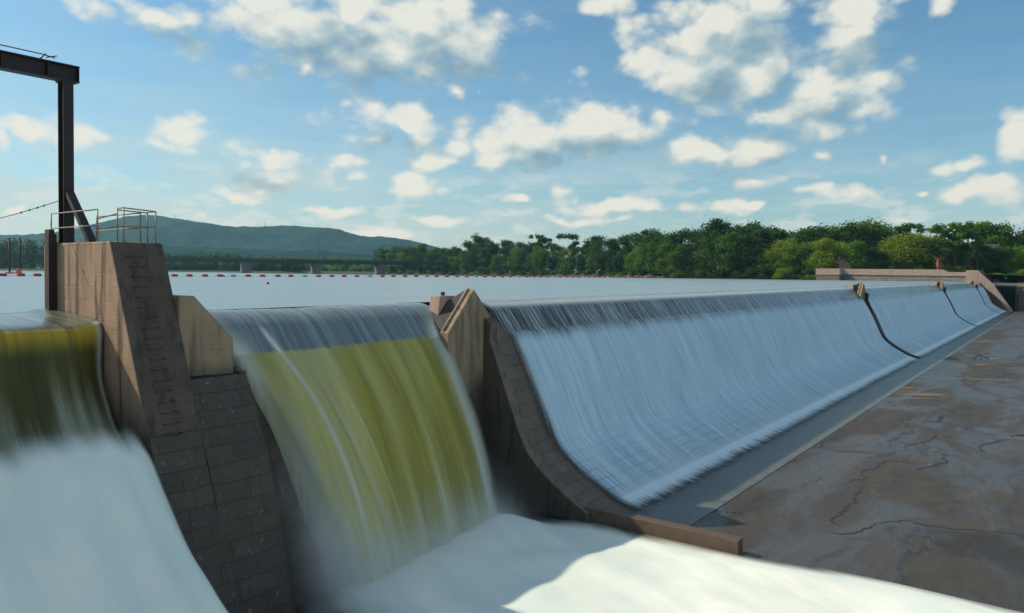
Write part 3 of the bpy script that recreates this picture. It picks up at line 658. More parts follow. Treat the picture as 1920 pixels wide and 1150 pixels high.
# ------------------------------------------------------------------ piers on the dam
def dam_pier(loc_s, label, detail=True):
    """built around s = 0 at the gable apex"""
    e = tag(empty('spillway_pier', (loc_s, 22, 0)), label, 'pier', 'peaked piers standing along the dam')
    def c(mm, name, mat, bevel=0):
        o = mm.build(name, mat, bevel=bevel); o.parent = e; o.data.transform(Matrix.Translation((0, -22, 0))); return o
    m = MB(); m.prism_y([(-1.75, 7.95), (0, 9.86), (.55, 9.3), (2.0, 7.7), (2.0, 1.5), (-1.75, 1.5)], 21.85, 22.35); c(m, 'gable_wall', M_tan, .02)
    nb_ = 23.5 if detail else 23.9
    m = MB(); m.prism_y([(-1.35, 8.0), (-1.15, 9.55), (1.2, 9.55), (1.2, 8.0)], 22.9, nb_); m.prism_y([(-.3, 8.0), (-.2, 9.55), (.35, 9.5), (.7, 9.1), (1.15, 8.0)], 22.352, 22.898); c(m, 'nose_block', M_pink, .03)
    m = MB(); m.mesh_add([(-1.66, 22.36, 8.02), (-.02, 22.36, 9.82), (-1.42, 23.45, 8.7), (-1.30, 22.8, 7.9)], [(0, 1, 2), (0, 2, 3)]); c(m, 'side_plate', M_dark)
    m = MB(); m.bar((-1.72, 22.2, 8.06), (0, 22.2, 9.90), .12, .05, (0, 1, 0)); c(m, 'coping', M_pink)
    off = [(21.84, 8.5), (21.42, 8.3), (21.5, 7.5), (20.70, 5.6), (19.81, 3.5), (19.33, 2.62), (18.73, 2.03), (18.0, 1.47), (17.03, .88), (16.15, .42), (15.9, -.02)]
    m = MB(); m.prism_x(off+[(21.84, -.02)], .70, 1.34); c(m, 'buttress', M_flank if detail else M_dark, .03)
    if detail:
        fc_ = MB()
        for (a0, z0), (a1, z1) in zip(off[1:-2], off[2:-1]): fc_.face([(.73, a0-.012, z0+.01), (.73, a1-.012, z1+.01), (1.31, a1-.012, z1+.01), (1.31, a0-.012, z0+.01)])
        c(fc_, 'weathered_edge', M_strip)
    m = MB(); m.box(-1.7, 1.95, 21.86, 22.34, -1, 1.49); c(m, 'base_wall', M_dark)
    if detail:
        m = MB(); m.box(-.75, -.6, 23.1, 23.22, 9.55, 9.72); c(m, 'bolt', M_steel)
    return e
p1 = dam_pier(26.4, 'near peaked concrete pier beside the amber waterfall, dark plate on its side')
def s_of(x, p=23.0):
    a = at_p(x, 545, p); return a.x
S2, S3, S4 = s_of(1602), s_of(1757), s_of(1821)
print('pier stations', S2, S3, S4)
for S, lab in ((S2, 'second peaked pier along the dam, ending the longest stretch of falling water'), (S3, 'third peaked pier along the dam, between the two middle falls'), (S4, 'farthest peaked pier, just before the far abutment')):
    dam_pier(S, lab, False)

# low timber-like training wall at the toe
m = MB(); m.prism_x([(16.6, .62), (16.6, -1.2), (9.7, -1.2), (9.7, .66)], 27.35, 27.85)
tag(m.build('training_wall', M_wood, bevel=.03), 'low reddish brown wall running out from the foot of the near pier', 'wall')

# ------------------------------------------------------------------ water over the dam
SP = [(25.2, 9.2), (24.2, 9.195), (23.6, 9.16), (23.2, 9.06), (22.85, 8.82), (22.6, 8.5), (22.3, 8.12), (22.0, 7.75), (21.68, 7.5), (20.63, 5.6), (19.74, 3.55), (19.3, 2.67), (18.76, 2.1), (18.05, 1.57), (17.1, .99), (16.2, .52), (15.5, .29), (14.8, .17), (13.8, .12)]
def spillway(x0, x1, label, taper=1.0):
    if x1-x0 > 40: xs = np.concatenate([np.arange(x0, min(x1, 45), .1 if x0 < 40 else .5), np.arange(max(x0, 45), x1, .8)])
    else: xs = np.arange(x0, x1, .8)
    xs = np.append(xs, x1)
    q, s = resample(SP, .15)
    s = s-np.interp(23.2, q[:, 0][::-1], s[::-1])
    X, S = np.meshgrid(xs, s, indexing='ij'); Y = np.broadcast_to(q[:, 0], X.shape).copy(); Z = np.broadcast_to(q[:, 1], X.shape).copy()
    k = sstep(S, 1.2, 3.0)*(1-sstep(S, 10, 12))
    Y -= k*(fbm(X*.5, S*.15, 21)-.5)*.12; Z += sstep(S, .0, .5)*(1-sstep(S, 12, 13))*(fbm(X*2.2, S*.12, 31)-.5)*.06
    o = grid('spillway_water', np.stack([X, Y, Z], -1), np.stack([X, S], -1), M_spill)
    e = 1.0+0*X
    if x0 < 40:
        wedge = .05+.9*sstep(S, .3, 2.4)+.9*sstep(S, 3, 12)
        e = (X-x0-wedge*.55)/1.3
    strip_edge(o, np.clip(e, 0, 1)); tag(o, label, 'waterfall', 'stretches of water over the dam', 'structure')
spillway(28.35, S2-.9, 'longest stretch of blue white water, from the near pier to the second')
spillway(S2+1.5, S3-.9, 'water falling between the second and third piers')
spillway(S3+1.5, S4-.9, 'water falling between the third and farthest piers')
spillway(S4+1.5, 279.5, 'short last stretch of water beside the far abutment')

# middle sluice: rounded lip then an amber curtain
MP = [(25.4, 9.2), (24.6, 9.19), (24.1, 9.12), (23.6, 8.95), (23.15, 8.65), (22.8, 8.25), (22.4, 7.8), (21.8, 7.1), (21.0, 5.9), (20.1, 4.2), (19.35, 2.4), (18.85, .9), (18.5, -.2)]
q, s = resample(MP, .15); s = s-np.interp(24.6, q[:, 0][::-1], s[::-1])
tt = np.linspace(0, 1, 260); Tm, S = np.meshgrid(tt, s, indexing='ij')
drop = np.clip((9.2-np.broadcast_to(q[:, 1], Tm.shape))/8, 0, 1)
left = 13.35+2.5*drop**.75; right = 25.55-.75*sstep(drop, .0, .22)+.3*np.sin(drop*3)
X = left+(right-left)*Tm
Y = np.broadcast_to(q[:, 0], X.shape).copy(); Z = np.broadcast_to(q[:, 1], X.shape).copy()
k = sstep(drop, .15, .5)
rib = (fbm(Tm*9, Tm*0+2, 41, 4)-.5)
Y -= k*(rib*1.1+(fbm(Tm*30, S*.05, 43, 3)-.5)*.15)
Y += k*1.0*((1-sstep(Tm, 0, .16))**1.5*1.2+sstep(Tm, .9, 1.0)*.6)       # the curtain curls back at its ends
Z -= (1-k)*sstep(S, -.4, .6)*(fbm(Tm*7, S*.1, 47)-.5)*.12
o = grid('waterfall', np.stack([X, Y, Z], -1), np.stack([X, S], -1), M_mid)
strip_edge(o, np.clip(np.minimum(Tm/.16, (1-Tm)/.13), 0, 1))
at = o.data.attributes.new('curl', 'FLOAT', 'POINT'); cv = np.exp(-((Tm-.19-.02*np.sin(drop*4))/.010)**2)*sstep(drop, .04, .12)+.5*np.exp(-((Tm-.27-.03*drop)/.008)**2)*sstep(drop, .3, .5)+.8*np.exp(-((Tm-.955+.03*drop)/.02)**2)*sstep(drop, .05, .2)
at.data.foreach_set('value', np.clip(cv, 0, 1).astype(np.float32).ravel())
tag(o, 'tall amber curtain of water falling through the middle sluice', 'waterfall', kind='structure')
# left sluice
LP = [(27.2, 9.2), (26.2, 9.17), (25.0, 9.1), (24.0, 9.03), (23.4, 8.96), (23.1, 8.84), (22.95, 8.6), (22.8, 8.2), (22.5, 7.5), (22.1, 6.8), (21.5, 6.05), (20.5, 5.35)]
q, s = resample(LP, .12); s = s-np.interp(23.6, q[:, 0][::-1], s[::-1])
Tm, S = np.meshgrid(np.linspace(0, 1, 130), s, indexing='ij'); drop = np.clip((9.2-np.broadcast_to(q[:, 1], Tm.shape))/4, 0, 1)
X = -6+(10.58-.12*drop+6)*Tm; Y = np.broadcast_to(q[:, 0], X.shape).copy(); Z = np.broadcast_to(q[:, 1], X.shape).copy()
Y -= sstep(drop, .1, .5)*(fbm(X*1.1, Tm*0+5, 51, 4)-.5)*.45; Y += .5*sstep(Tm, .94, 1)*sstep(drop, 0, .5)
Z += .12*sstep(Tm, .95, 1)*(1-sstep(drop, 0, .3))
o = grid('waterfall', np.stack([X, Y, Z], -1), np.stack([X, S], -1), M_left); strip_edge(o, np.clip((1-Tm)/.02, 0, 1))
tag(o, 'dark amber sheet of water dropping through the left sluice', 'waterfall', kind='structure')
# white water racing down below the left sluice
FP = [(21.75, 6.5), (21.3, 6.35), (20.7, 6.0), (19.9, 5.35), (19.0, 4.5), (17.9, 3.5), (16.6, 2.5), (15.0, 1.5), (13.0, .8), (10.5, .5), (6, .35)]
q, s = resample(FP, .2)
Tm, S = np.meshgrid(np.linspace(0, 1, 120), s, indexing='ij'); d = S/s[-1]
rightx = np.interp(S, [0, 1.5, 3, 5, 8, 11, 14, s[-1]], [10.57, 10.58, 10.6, 10.72, 10.9, 11.2, 11.5, 12.0])
X = -9+(rightx+9)*(1-(1-Tm)**1.4); Y = np.broadcast_to(q[:, 0], X.shape).copy(); Z = np.broadcast_to(q[:, 1], X.shape).copy()
hum = (fbm(X*.35, S*.18, 61, 4)-.5); rimd = (rightx-X)
Y += .35*np.exp(-(rimd/.35)**2)*1.0; Z += hum*.55*sstep(S, .3, 3)-.22*np.exp(-((rimd-.75)/.25)**2)*sstep(S, 1.2, 4)-.5*np.exp(-(rimd/.30)**2)*sstep(S, 2, 5)
o = grid('white_water', np.stack([X, Y, Z], -1), np.stack([X, S], -1), M_foam)
strip_edge(o, sstep(S+.9*(fbm(X*1.3, S*0, 65)-.5), .15, 2.3)*np.clip(rimd/.22+.05, 0, 1)); tag(o, 'white water racing down below the left sluice', 'water', kind='structure')
# pool of foam below the middle fall
xs = np.concatenate([np.arange(-14, 11, .5), np.arange(11, 28.2, .14)]); ys = np.concatenate([np.arange(-26, 2, .8), np.arange(2, 20.6, .14)])
X, Y = np.meshgrid(xs, ys, indexing='ij')
foot = np.exp(-((Y-18.5)/1.9)**2)*sstep(X, 14.5, 17)*(1-sstep(X, 24.5, 26.5))
Z = .30-.32*sstep(Y, 8, 15)+(.15+.45*sstep(X, 18, 23))*foot+(fbm(X*.3+Y*.12, Y*.22-X*.1, 71, 3)-.5)*.6*sstep(28-X, 0, 3)
Z += .35*np.exp(-((X-22)/4)**2-((Y-14.5)/2.2)**2)
edgev = np.minimum(1, np.clip((27.75+.5*(fbm(Y*.35, X*0, 73)-.5)+.9*sstep(Y, 9.6, 4)-X)/1.7, 0, 1))
inner = (X > 27.2) & (Y > 9.7)
Z = Z*np.clip(sstep(27.6+.9*sstep(Y, 9.6, 4)-X, -.6, 2.2), .0, 1)+.07
edgev = edgev*(1-sstep(Y, 18.0, 19.6))
nearpier = sstep(Y, 15.6, 18.4)*sstep(X, 24.6, 26.2)
edgev = edgev*(1-.97*nearpier)
wallside = 1-sstep(X, 12.5, 15.6)*1.0
edgev = edgev*(1-.98*(1-sstep(X, 13.5, 17.6))*sstep(Y+.8*(fbm(X*.6, Y*.6, 75)-.5), 10.5, 15.8))
o = grid('foaming_pool', np.stack([X, Y, Z], -1), np.stack([X-Y*.5, Y*1.2], -1), M_foam); strip_edge(o, edgev)
tag(o, 'milky foam spreading out below the amber waterfall', 'water', kind='structure')
m = MB(); m.box(-40, 27.3, -60, 24, -2.2, -.12); tag(m.build('river_bed', M_dark), 'dark bed under the foaming pool', 'ground', kind='structure')

# spray hanging at the foot of the middle fall
m = MB(); m.box(12.4, 26.6, 14.6, 20.4, .15, 5.6)
def mist():
    mt = bpy.data.materials.new('water_spray'); mt.use_nodes = True; nt = mt.node_tree; nt.nodes.clear(); T = NT(nt); o_ = nt.nodes.new('ShaderNodeOutputMaterial')
    p = geo(T); x, y, z = T.sep(p); n = T.noise(p, .7, 3, .5)
    core = T.m('POWER', 2.718, T.m('MULTIPLY', T.m('SUBTRACT', z, .5), -1.35))
    cy = T.m('ADD', 18.0, T.m('MULTIPLY', z, .35)); gy_ = T.m('DIVIDE', T.m('SUBTRACT', y, cy), 1.3); gy_ = T.m('POWER', 2.718, T.m('MULTIPLY', T.m('MULTIPLY', gy_, gy_), -1.0))
    endx = T.m('MULTIPLY', T.ss(x, 13.6, 16.6), T.ss(x, 22.8, 25.2, 1.0, 0.0))
    # plume along the torn left end of the curtain
    cx = T.m('SUBTRACT', 16.2, T.m('MULTIPLY', z, .33)); gx_ = T.m('DIVIDE', T.m('SUBTRACT', x, cx), .8); gx_ = T.m('POWER', 2.718, T.m('MULTIPLY', T.m('MULTIPLY', gx_, gx_), -1.0))
    side = T.m('MULTIPLY', T.m('MULTIPLY', gx_, gy_), T.ss(z, 1.0, 5.4, .55, 0.0))
    box = T.m('MULTIPLY', T.ss(y, 14.7, 15.8), T.ss(y, 19.6, 20.35, 1.0, 0.0))
    d = T.m('MULTIPLY', T.m('ADD', T.m('MULTIPLY', T.m('MULTIPLY', core, gy_), T.m('MULTIPLY', endx, 1.0)), side), T.m('MULTIPLY', box, T.ss(n, .2, .7, .3, 1.5)))
    v = nt.nodes.new('ShaderNodeVolumePrincipled'); v.inputs['Color'].default_value = (.97, .98, .98, 1); T.set(v.inputs['Density'], T.m('MULTIPLY', d, .62)); v.inputs['Absorption Color'].default_value = (1, 1, 1, 1)
    nt.links.new(v.outputs[0], o_.inputs['Volume']); return mt
tag(m.build('spray', mist()), 'white spray hanging at the foot of the amber waterfall', 'spray', kind='stuff')

# ------------------------------------------------------------------ far abutment and right bank
ab = tag(empty('abutment', (280, 20, 0)), 'pale concrete abutment sloping down at the far end of the dam', 'abutment')
m = MB(); m.box(279.6, 290, 23.3, 26.5, 0, 12.9); child(m.build('tower', M_pink, bevel=.08), ab)
m = MB(); m.prism_x([(23.29, 12.8), (19.4, 8.8), (18.8, 8.7), (18.7, 7.8), (14.0, .4), (13.8, -.5), (23.29, -.5)], 279.62, 284); child(m.build('sloping_wall', M_pink, bevel=.05), ab)
m = MB(); m.prism_x([(22.6, 9.0), (20.6, 6.6), (18.2, 4.6), (15.0, .3), (22.6, .05)], 279.5, 279.61); child(m.build('shaded_mossy_foot', M_stone), ab)  # thin slab, shade and moss of the lower wall put into its colour
rl = tag(empty('stair_railing', (281, 18, 9)), 'dark railing climbing the sloping top of the far abutment', 'railing')
pts = [(283, 22.6, 12.2), (283, 19.4, 8.8), (283, 17.6, 8.7)]
for a, b_ in zip(pts[:-1], pts[1:]):
    for hh in (.55, 1.1): mm = MB(); mm.tube([Vector(a)+Vector((0, 0, hh)), Vector(b_)+Vector((0, 0, hh))], .05, 5); child(mm.build('rail', M_steel), rl)
for t in np.linspace(0, 1, 7):
    y = 22.6-5.0*t; z = np.interp(y, [17.6, 19.4, 22.6], [8.7, 8.8, 12.2]); mm = MB(); mm.tube([(283, y, z-.1), (283, y, z+1.1)], .05, 5); child(mm.build('post', M_steel), rl)
bw = tag(empty('river_wall', (281, 50, 8)), 'long bank wall of pale concrete over rough whitened stone, right shore', 'wall')
m = MB(); m.prism_x([(26.5, 12.3), (31.6, 12.3), (33.2, 13.1), (64, 13.25), (64, 11.2), (26.5, 11.0)], 281.0, 282.4); child(m.build('parapet', M_pink, bevel=.04), bw)
m = MB(); m.prism_x([(26.5, 10.98), (64, 11.18), (64, 7), (26.5, 7)], 281.3, 282.4); child(m.build('stone_base', M_bankstone), bw)
m = MB(); m.box(276.6, 282.3, 64.02, 72, 11.1, 13.3); child(m.build('end_block', M_pink, bevel=.05), bw)
m = MB(); m.box(276.8, 282.3, 64.1, 71.9, 7, 11.09); child(m.build('end_block_stone', M_oldwall), bw)
ow = tag(empty('retaining_wall', (292, 0, 0)), 'dark old stone retaining wall below the far abutment, at the right edge', 'wall')
m = MB(); m.box(292, 294, -60, 13.8, -1, 7.6); child(m.build('stone_wall', M_oldwall), ow)
m = MB(); m.box(291.7, 294, -60, 13.8, 7.61, 8.5); child(m.build('coping', M_tan, bevel=.05), ow)
for y in (12.9, 8, 2): m = MB(); m.box(291.5, 291.99, y, y+.5, -1, 7.6); child(m.build('buttress', M_tan), ow)

# land behind: right bank and far shore
shore = [(-1500, 900), (-900, 620), (-300, 640), (60, 660), (330, 700), (560, 720), (715, 700), (830, 640), (1000, 545), (1150, 430), (1270, 330), (1450, 300), (1530, 288)]
m = MB(); pts = []
for x, d in shore: q = col_pt(x, d, 0); pts.append((q.x, q.y))
pts += [(282.4, 72), (282.4, 33)]
front = [(a, b_, 9.0) for a, b_ in pts]; back = []
for i, (a, b_) in enumerate(pts):
    v = Vector((a, b_, 0)); n = v.normalized(); k = v+n*12; back.append((k.x, k.y, 10.8 if i < len(shore) else 12.3))
far = [(a*6 if abs(a) > 1 else a, b_*6, 24) for a, b_ in pts]
for i in range(len(pts)-1):
    m.face([front[i], back[i], back[i+1], front[i+1]][::-1]); m.face([back[i], far[i], far[i+1], back[i+1]][::-1])
tag(m.build('far_shore_land', M_grass), 'low green land behind the lake shore', 'land', kind='structure')
m = MB(); m.face([(284, 34, 12.2), (294, 33.5, 12.2), (294, 22, 11.4), (284, 22, 11.4)][::-1]); m.face([(284, 22, 8.5), (294, 22, 8.5), (294, 13.8, 8.4), (284, 13.8, 8.4)][::-1]); m.face([(294, 33.5, 12.2), (294, -60, 8.7), (800, -200, 14), (1700, 200, 24)][::-1]); m.face([(282.4, 72, 12.3), (282.4, 26.5, 12.0), (294, 33.5, 12.2), (1700, 200, 24), (1700, 430, 24)][::-1])
tag(m.build('right_bank_land', M_grass), 'grassy ground behind the bank wall', 'land', kind='structure')

# ------------------------------------------------------------------ hills
def hill(name, prof, dep, width, base, label, seed, rough_):
    xs_ = np.array([p[0] for p in prof]); ys_ = np.array([p[1] for p in prof])
    n = 260; tx = np.linspace(xs_[0], xs_[-1], n)
    yy = np.interp(tx, xs_, ys_)
    k = np.ones(9)/9; yy = np.convolve(np.pad(yy, 4, 'edge'), k, 'valid')
    us = np.linspace(-1, 1.2, 60); P = np.zeros((n, 60, 3)); U = np.zeros((n, 60, 2))
    for i, x in enumerate(tx):
        top = at_d(x, yy[i], dep); h = top.z-base; dirv = Vector((top.x, top.y, 0)).normalized()
        for j, u in enumerate(us):
            q = Vector((top.x, top.y, 0))+dirv*(u*width)
            sh = max(0, (1-abs(u)**1.5)) if u < 0 else max(0, 1-u*u)
            P[i, j] = (q.x, q.y, base+h*sh)
    f = fbm(P[:, :, 0]*.004, P[:, :, 1]*.004, seed, 6)-.5
    g = fbm(P[:, :, 0]*.03, P[:, :, 1]*.03, seed+5, 3)-.5
    side = (us < 0)*np.sin(np.clip(-us, 0, 1)*math.pi)
    P[:, :, 2] += f*side[None, :]*(P[:, :, 2].max()-base)*rough_+g*9*(P[:, :, 2] > base+4)
    tag(grid(name, P, P[:, :, :2].copy(), M_hill), label, 'hill', kind='structure')
hill('hills', [(-520, 449), (0, 441), (60, 440), (130, 431), (190, 416), (225, 408), (250, 404), (285, 403), (330, 410), (400, 421), (450, 427), (560, 429), (620, 434), (680, 447), (730, 446), (765, 450), (800, 459), (840, 470), (900, 480), (1000, 495)], 3300, 900, 15, 'long wooded blue green mountain ridge beyond the bridge', 3, .5)
hill('foothills', [(-520, 470), (0, 463), (310, 461), (420, 466), (500, 470), (600, 475), (700, 480), (800, 488)], 1700, 450, 12, 'low green wooded foothills in front of the ridge', 13, .5)
for x, y, hh in ((327, 411, 28), (496, 428, 34)):
    q = at_d(x, y+1, 3290); m = MB(); m.tube([(q.x, q.y, q.z-5), (q.x, q.y, q.z+hh)], 1.1, 5, r1=.5); tag(m.build('radio_mast', M_wire), 'thin radio mast on the ridge, %s one' % ('nearer the peak' if x < 400 else 'farther right along'), 'mast', 'radio masts on the ridge')

# ------------------------------------------------------------------ bridge
A = col_pt(-260, 440, 0); B = col_pt(850, 640, 0); dirb = (B-A).normalized(); nb = Vector((-dirb.y, dirb.x, 0))
br = tag(empty('road_bridge', (A.x, A.y, LAKE)), 'long low girder bridge crossing the lake in front of the mountain', 'bridge')
m = MB(); mid = (A+B)/2; L = (B-A).length/2
m.obox((mid.x, mid.y, 19.2), dirb*L, nb*5.5, Vector((0, 0, .35))); child(m.build('deck', M_bridge), br)
m = MB()
for o_ in (-4.6, 0, 4.6): m.obox((mid.x+nb.x*o_, mid.y+nb.y*o_, 17.85), dirb*L, nb*.3, Vector((0, 0, 1.0)))
child(m.build('girder', M_bridge), br)
for sgn in (-1, 1):
    m = MB()
    for hh in (20.0, 20.5): m.obox((mid.x+nb.x*5.3*sgn, mid.y+nb.y*5.3*sgn, hh), dirb*L, nb*.06, Vector((0, 0, .07)))
    for k in range(110): q = A+dirb*(2*L*k/110); m.obox((q.x+nb.x*5.3*sgn, q.y+nb.y*5.3*sgn, 20.0), dirb*.07, nb*.07, Vector((0, 0, .5)))
    child(m.build('parapet', M_bridge), br)
def on_bridge(x):
    d = ray(x, 512); # intersect ray with line A-B in plan
    den = d.x*dirb.y-d.y*dirb.x; t = (A.x*dirb.y-A.y*dirb.x)/den; return Vector((d.x*t, d.y*t, 0))
for x in (-160, 460, 592, 712):
    q = on_bridge(x); m = MB(); m.obox((q.x, q.y, 12.3), dirb*2.6, nb*5.0, Vector((0, 0, 4.0))); m.obox((q.x, q.y, 16.55), dirb*3.2, nb*5.6, Vector((0, 0, .28))); m.obox((q.x, q.y, 9.0), dirb*3.4, nb*5.8, Vector((0, 0, .9)))
    child(m.build('pier', M_bpier, bevel=.15), br)

# ------------------------------------------------------------------ vegetation
def crown_mesh(seed, kind):
    r = np.random.default_rng(seed)
    # unit crown: height 1, radius about .3; lobes
    if kind == 'round': lob = [(r.uniform(-.17, .17), r.uniform(-.17, .17), r.uniform(.22, .84), r.uniform(.11, .19)) for _ in range(20)]+[(0, 0, .6, .24), (0, 0, .38, .26), (.05, 0, .22, .2)]
    elif kind == 'tall': lob = [(r.uniform(-.13, .13), r.uniform(-.13, .13), r.uniform(.10, .92), r.uniform(.07, .14)) for _ in range(28)]
    elif kind == 'thin': lob = [(r.normal(0, .13), r.normal(0, .13), r.uniform(.5, .95), r.uniform(.05, .09)) for _ in range(20)]
    else: lob = [(r.uniform(-.32, .32), r.uniform(-.32, .32), r.uniform(.08, .72)*(1), r.uniform(.13, .24)) for _ in range(20)]   # bush
    C_, NRM = [], []
    npl = {'thin': 130, 'tall': 230}.get(kind, 300)
    for cx, cy, cz, rad in lob:
        d = r.normal(size=(npl, 3)); d /= np.linalg.norm(d, axis=1)[:, None]
        rr = rad*(r.uniform(.25, 1, npl)**.45)[:, None]*(1+.28*r.normal(size=(npl, 1)))
        C_.append(np.array([cx, cy, cz])+d*rr*np.array([1, 1, .85])); NRM.append(d)
    Cc = np.concatenate(C_); Nn = np.concatenate(NRM); keep = Cc[:, 2] > .02; Cc = Cc[keep]; Nn = Nn[keep]; n = len(Cc)
    Nn = Nn+r.normal(size=(n, 3))*.55; Nn /= np.linalg.norm(Nn, axis=1)[:, None]
    ref = r.normal(size=(n, 3)); a = np.cross(Nn, ref); a /= np.linalg.norm(a, axis=1)[:, None]; b = np.cross(Nn, a)
    sz = r.uniform(.011, .026, n)[:, None]*(1.0 if kind != 'bush' else 1.2)
    V = np.stack([Cc-a*sz, Cc-b*sz*.6, Cc+a*sz, Cc+b*sz*.6], 1).reshape(-1, 3)
    me = bpy.data.meshes.new('crown'); me.from_pydata(V.tolist(), [], np.arange(4*n).reshape(n, 4).tolist()); me.materials.append(M_leaf); return me
def trunk_mesh(seed, kind):
    r = random.Random(seed); m = MB(); top = {'round': .6, 'tall': .8, 'thin': .8, 'bush': .3}[kind]
    pts = [Vector((r.uniform(-.01, .01)*k, r.uniform(-.01, .01)*k, top*k/5)) for k in range(6)]
    m.tube(pts, .018, 7, r1=.005)
    for _ in range(7):
        k = r.uniform(.25, .9); a = pts[int(k*5)]; an = r.uniform(0, 6.28); m.tube([a, a+Vector((math.cos(an)*.08, math.sin(an)*.08, .07)), a+Vector((math.cos(an)*.15, math.sin(an)*.15, .19))], .008, 5, r1=.002)
    me = bpy.data.meshes.new('trunk'); me.from_pydata(m.v, [], m.f); me.materials.append(M_bark); return me
CR = {k: [crown_mesh(100+i*7+hash_, k) for i in range(4)] for hash_, k in enumerate(('round', 'tall', 'thin', 'bush'))}
TR = {k: [trunk_mesh(i, k) for i in range(2)] for k in ('round', 'tall', 'thin', 'bush')}
DARK, MIDG, BRT, BLUE = (.05, .10, .026, 1), (.09, .165, .025, 1), (.20, .27, .03, 1), (.03, .072, .034, 1)
RT = random.Random(5)
def tree(x, ytop, dep, zb, kind, color, label, name='tree', cat='tree', group=None, wide=1.0):
    q = col_pt(x, dep, zb); tp = at_d(x, ytop, dep); h = max(1.0, (tp.z-zb))*1.03
    e = empty(name, q, RT.uniform(0, 6.28)); w = h*wide*RT.uniform(.92, 1.1); e.scale = (1, 1, 1)
    for nm, me in (('crown', RT.choice(CR[kind])), ('trunk', RT.choice(TR[kind]))):
        o = bpy.data.objects.new(nm, me); col.objects.link(o); o.parent = e; o.scale = (w, w, h); v = RT.uniform(.8, 1.2); o.color = (color[0]*v*RT.uniform(.9, 1.12), color[1]*v, color[2]*v, 1)
    tag(e, label, cat, group)
def dep_at(x): return float(np.interp(x, [p[0] for p in shore], [p[1] for p in shore]))
# back row that draws the skyline of the wooded point (x, top y)
sky_pts = [(722, 466), (745, 460), (768, 461), (792, 458), (815, 461), (838, 463), (858, 460), (880, 449), (900, 442), (925, 451), (950, 450), (975, 455), (1000, 447), (1018, 441), (1045, 457), (1075, 441), (1097, 461), (1115, 443), (1135, 446), (1153, 449), (1174, 441), (1200, 437), (1225, 431), (1246, 436),
 (1275, 426), (1296, 427), (1315, 421), (1335, 413), (1355, 424), (1376, 425), (1395, 412), (1416, 426), (1436, 424), (1452, 420), (1470, 426), (1495, 430), (1516, 426)]
ords = ['1st','2nd','3rd']+['%dth' % i for i in range(4, 21)]+['21st','22nd','23rd']+['%dth' % i for i in range(24, 31)]+['31st','32nd','33rd']+['%dth' % i for i in range(34, 41)]+['41st','42nd','43rd']+['%dth' % i for i in range(44, 51)]
for i, (x, y) in enumerate(sky_pts):
    kind = 'thin' if x in (1075, 1018) else RT.choice(['tall', 'round', 'tall'])
    tree(x, y, dep_at(x)+RT.uniform(14, 26), 10.5, kind, RT.choice([DARK, DARK, BLUE]), '%s tree of the skyline row on the wooded point, %s from the bridge' % ({'thin': 'thin airy', 'tall': 'tall dark', 'round': 'broad dark'}[kind], ords[i]), group='skyline trees on the wooded point', wide=1.15 if kind == 'round' else (1.25 if kind == 'tall' else 1.0))
fr = []
x = 735
while x < 1530:
    fr.append(x); x += RT.uniform(17, 27)*(300/dep_at(x))**.3
for i, x in enumerate(fr):
    ys_ = np.interp(x, [a for a, _ in sky_pts], [b_ for _, b_ in sky_pts]); y = ys_+(519-ys_)*RT.uniform(.12, .42)
    c = RT.choice([DARK, MIDG, MIDG, BLUE]) if x < 1440 else RT.choice([BRT, BRT, MIDG])
    tree(x, y, dep_at(x)+RT.uniform(5, 10), 9.8, RT.choice(['round', 'tall', 'round']), c, '%s tree at the water edge of the wooded point, %s from the bridge' % ('yellow green' if c == BRT else 'lower dark green', ords[i]), group='waterside trees on the wooded point', wide=1.3)
for i, x in enumerate(np.arange(728, 1545, 21)):
    x = float(x)+RT.uniform(-5, 5); d = dep_at(x)+RT.uniform(2.5, 4)
    tree(x, 519-RT.uniform(14, 26)*(300/d)**.6, d, 9.2, 'bush', RT.choice([DARK, MIDG, BLUE, BRT if x > 1440 else MIDG]), 'bush at the foot of the wooded point, %s from the bridge' % ords[i], 'bush', 'bush', 'bushes along the wooded point', 1.5)
# right bank, behind the wall
rb = [(1538, 422, 'round', MIDG), (1560, 415, 'round', DARK), (1583, 412, 'round', DARK), (1606, 416, 'round', DARK), (1628, 411, 'round', MIDG), (1648, 409, 'round', MIDG), (1668, 424, 'round', DARK), (1697, 420, 'thin', DARK), (1722, 438, 'round', DARK), (1742, 443, 'round', DARK),
  (1758, 441, 'round', DARK), (1772, 420, 'thin', MIDG), (1790, 419, 'thin', MIDG), (1810, 423, 'thin', DARK), (1832, 417, 'thin', MIDG), (1852, 422, 'tall', DARK), (1872, 421, 'tall', MIDG), (1892, 424, 'round', DARK), (1915, 424, 'round', DARK), (1940, 420, 'tall', DARK), (1970, 425, 'round', MIDG)]
for i, (x, y, k, c) in enumerate(rb):
    tree(x, y, (320 if not 1765 < x < 1840 else 288)+RT.uniform(-6, 6)*(k != 'thin'), 12.2, k, c, '%s tree of the tall row behind the bank wall, %s from the water' % ({'round': 'broad', 'tall': 'tall slender', 'thin': 'thin open'}[k], ords[i]), group='tall trees behind the bank wall', wide=1.25 if k == 'tall' else 1.2)
rb2 = [(1792, 455, MIDG), (1846, 458, DARK), (1545, 445, BRT), (1562, 452, BRT), (1600, 450, MIDG), (1625, 462, DARK), (1650, 466, DARK), (1690, 440, BRT), (1712, 437, BRT), (1732, 450, MIDG), (1870, 455, DARK), (1895, 462, BRT), (1918, 452, MIDG)]
for i, (x, y, c) in enumerate(rb2):
    tree(x, y, 292+RT.uniform(-3, 5) if x > 1575 else 284, 11.5 if x < 1860 else 9.5, 'round', c, '%s tree just behind the bank wall, %s from the water' % ('sunny yellow green' if c == BRT else 'low dark green', ords[i]), group='low trees behind the bank wall', wide=1.45)
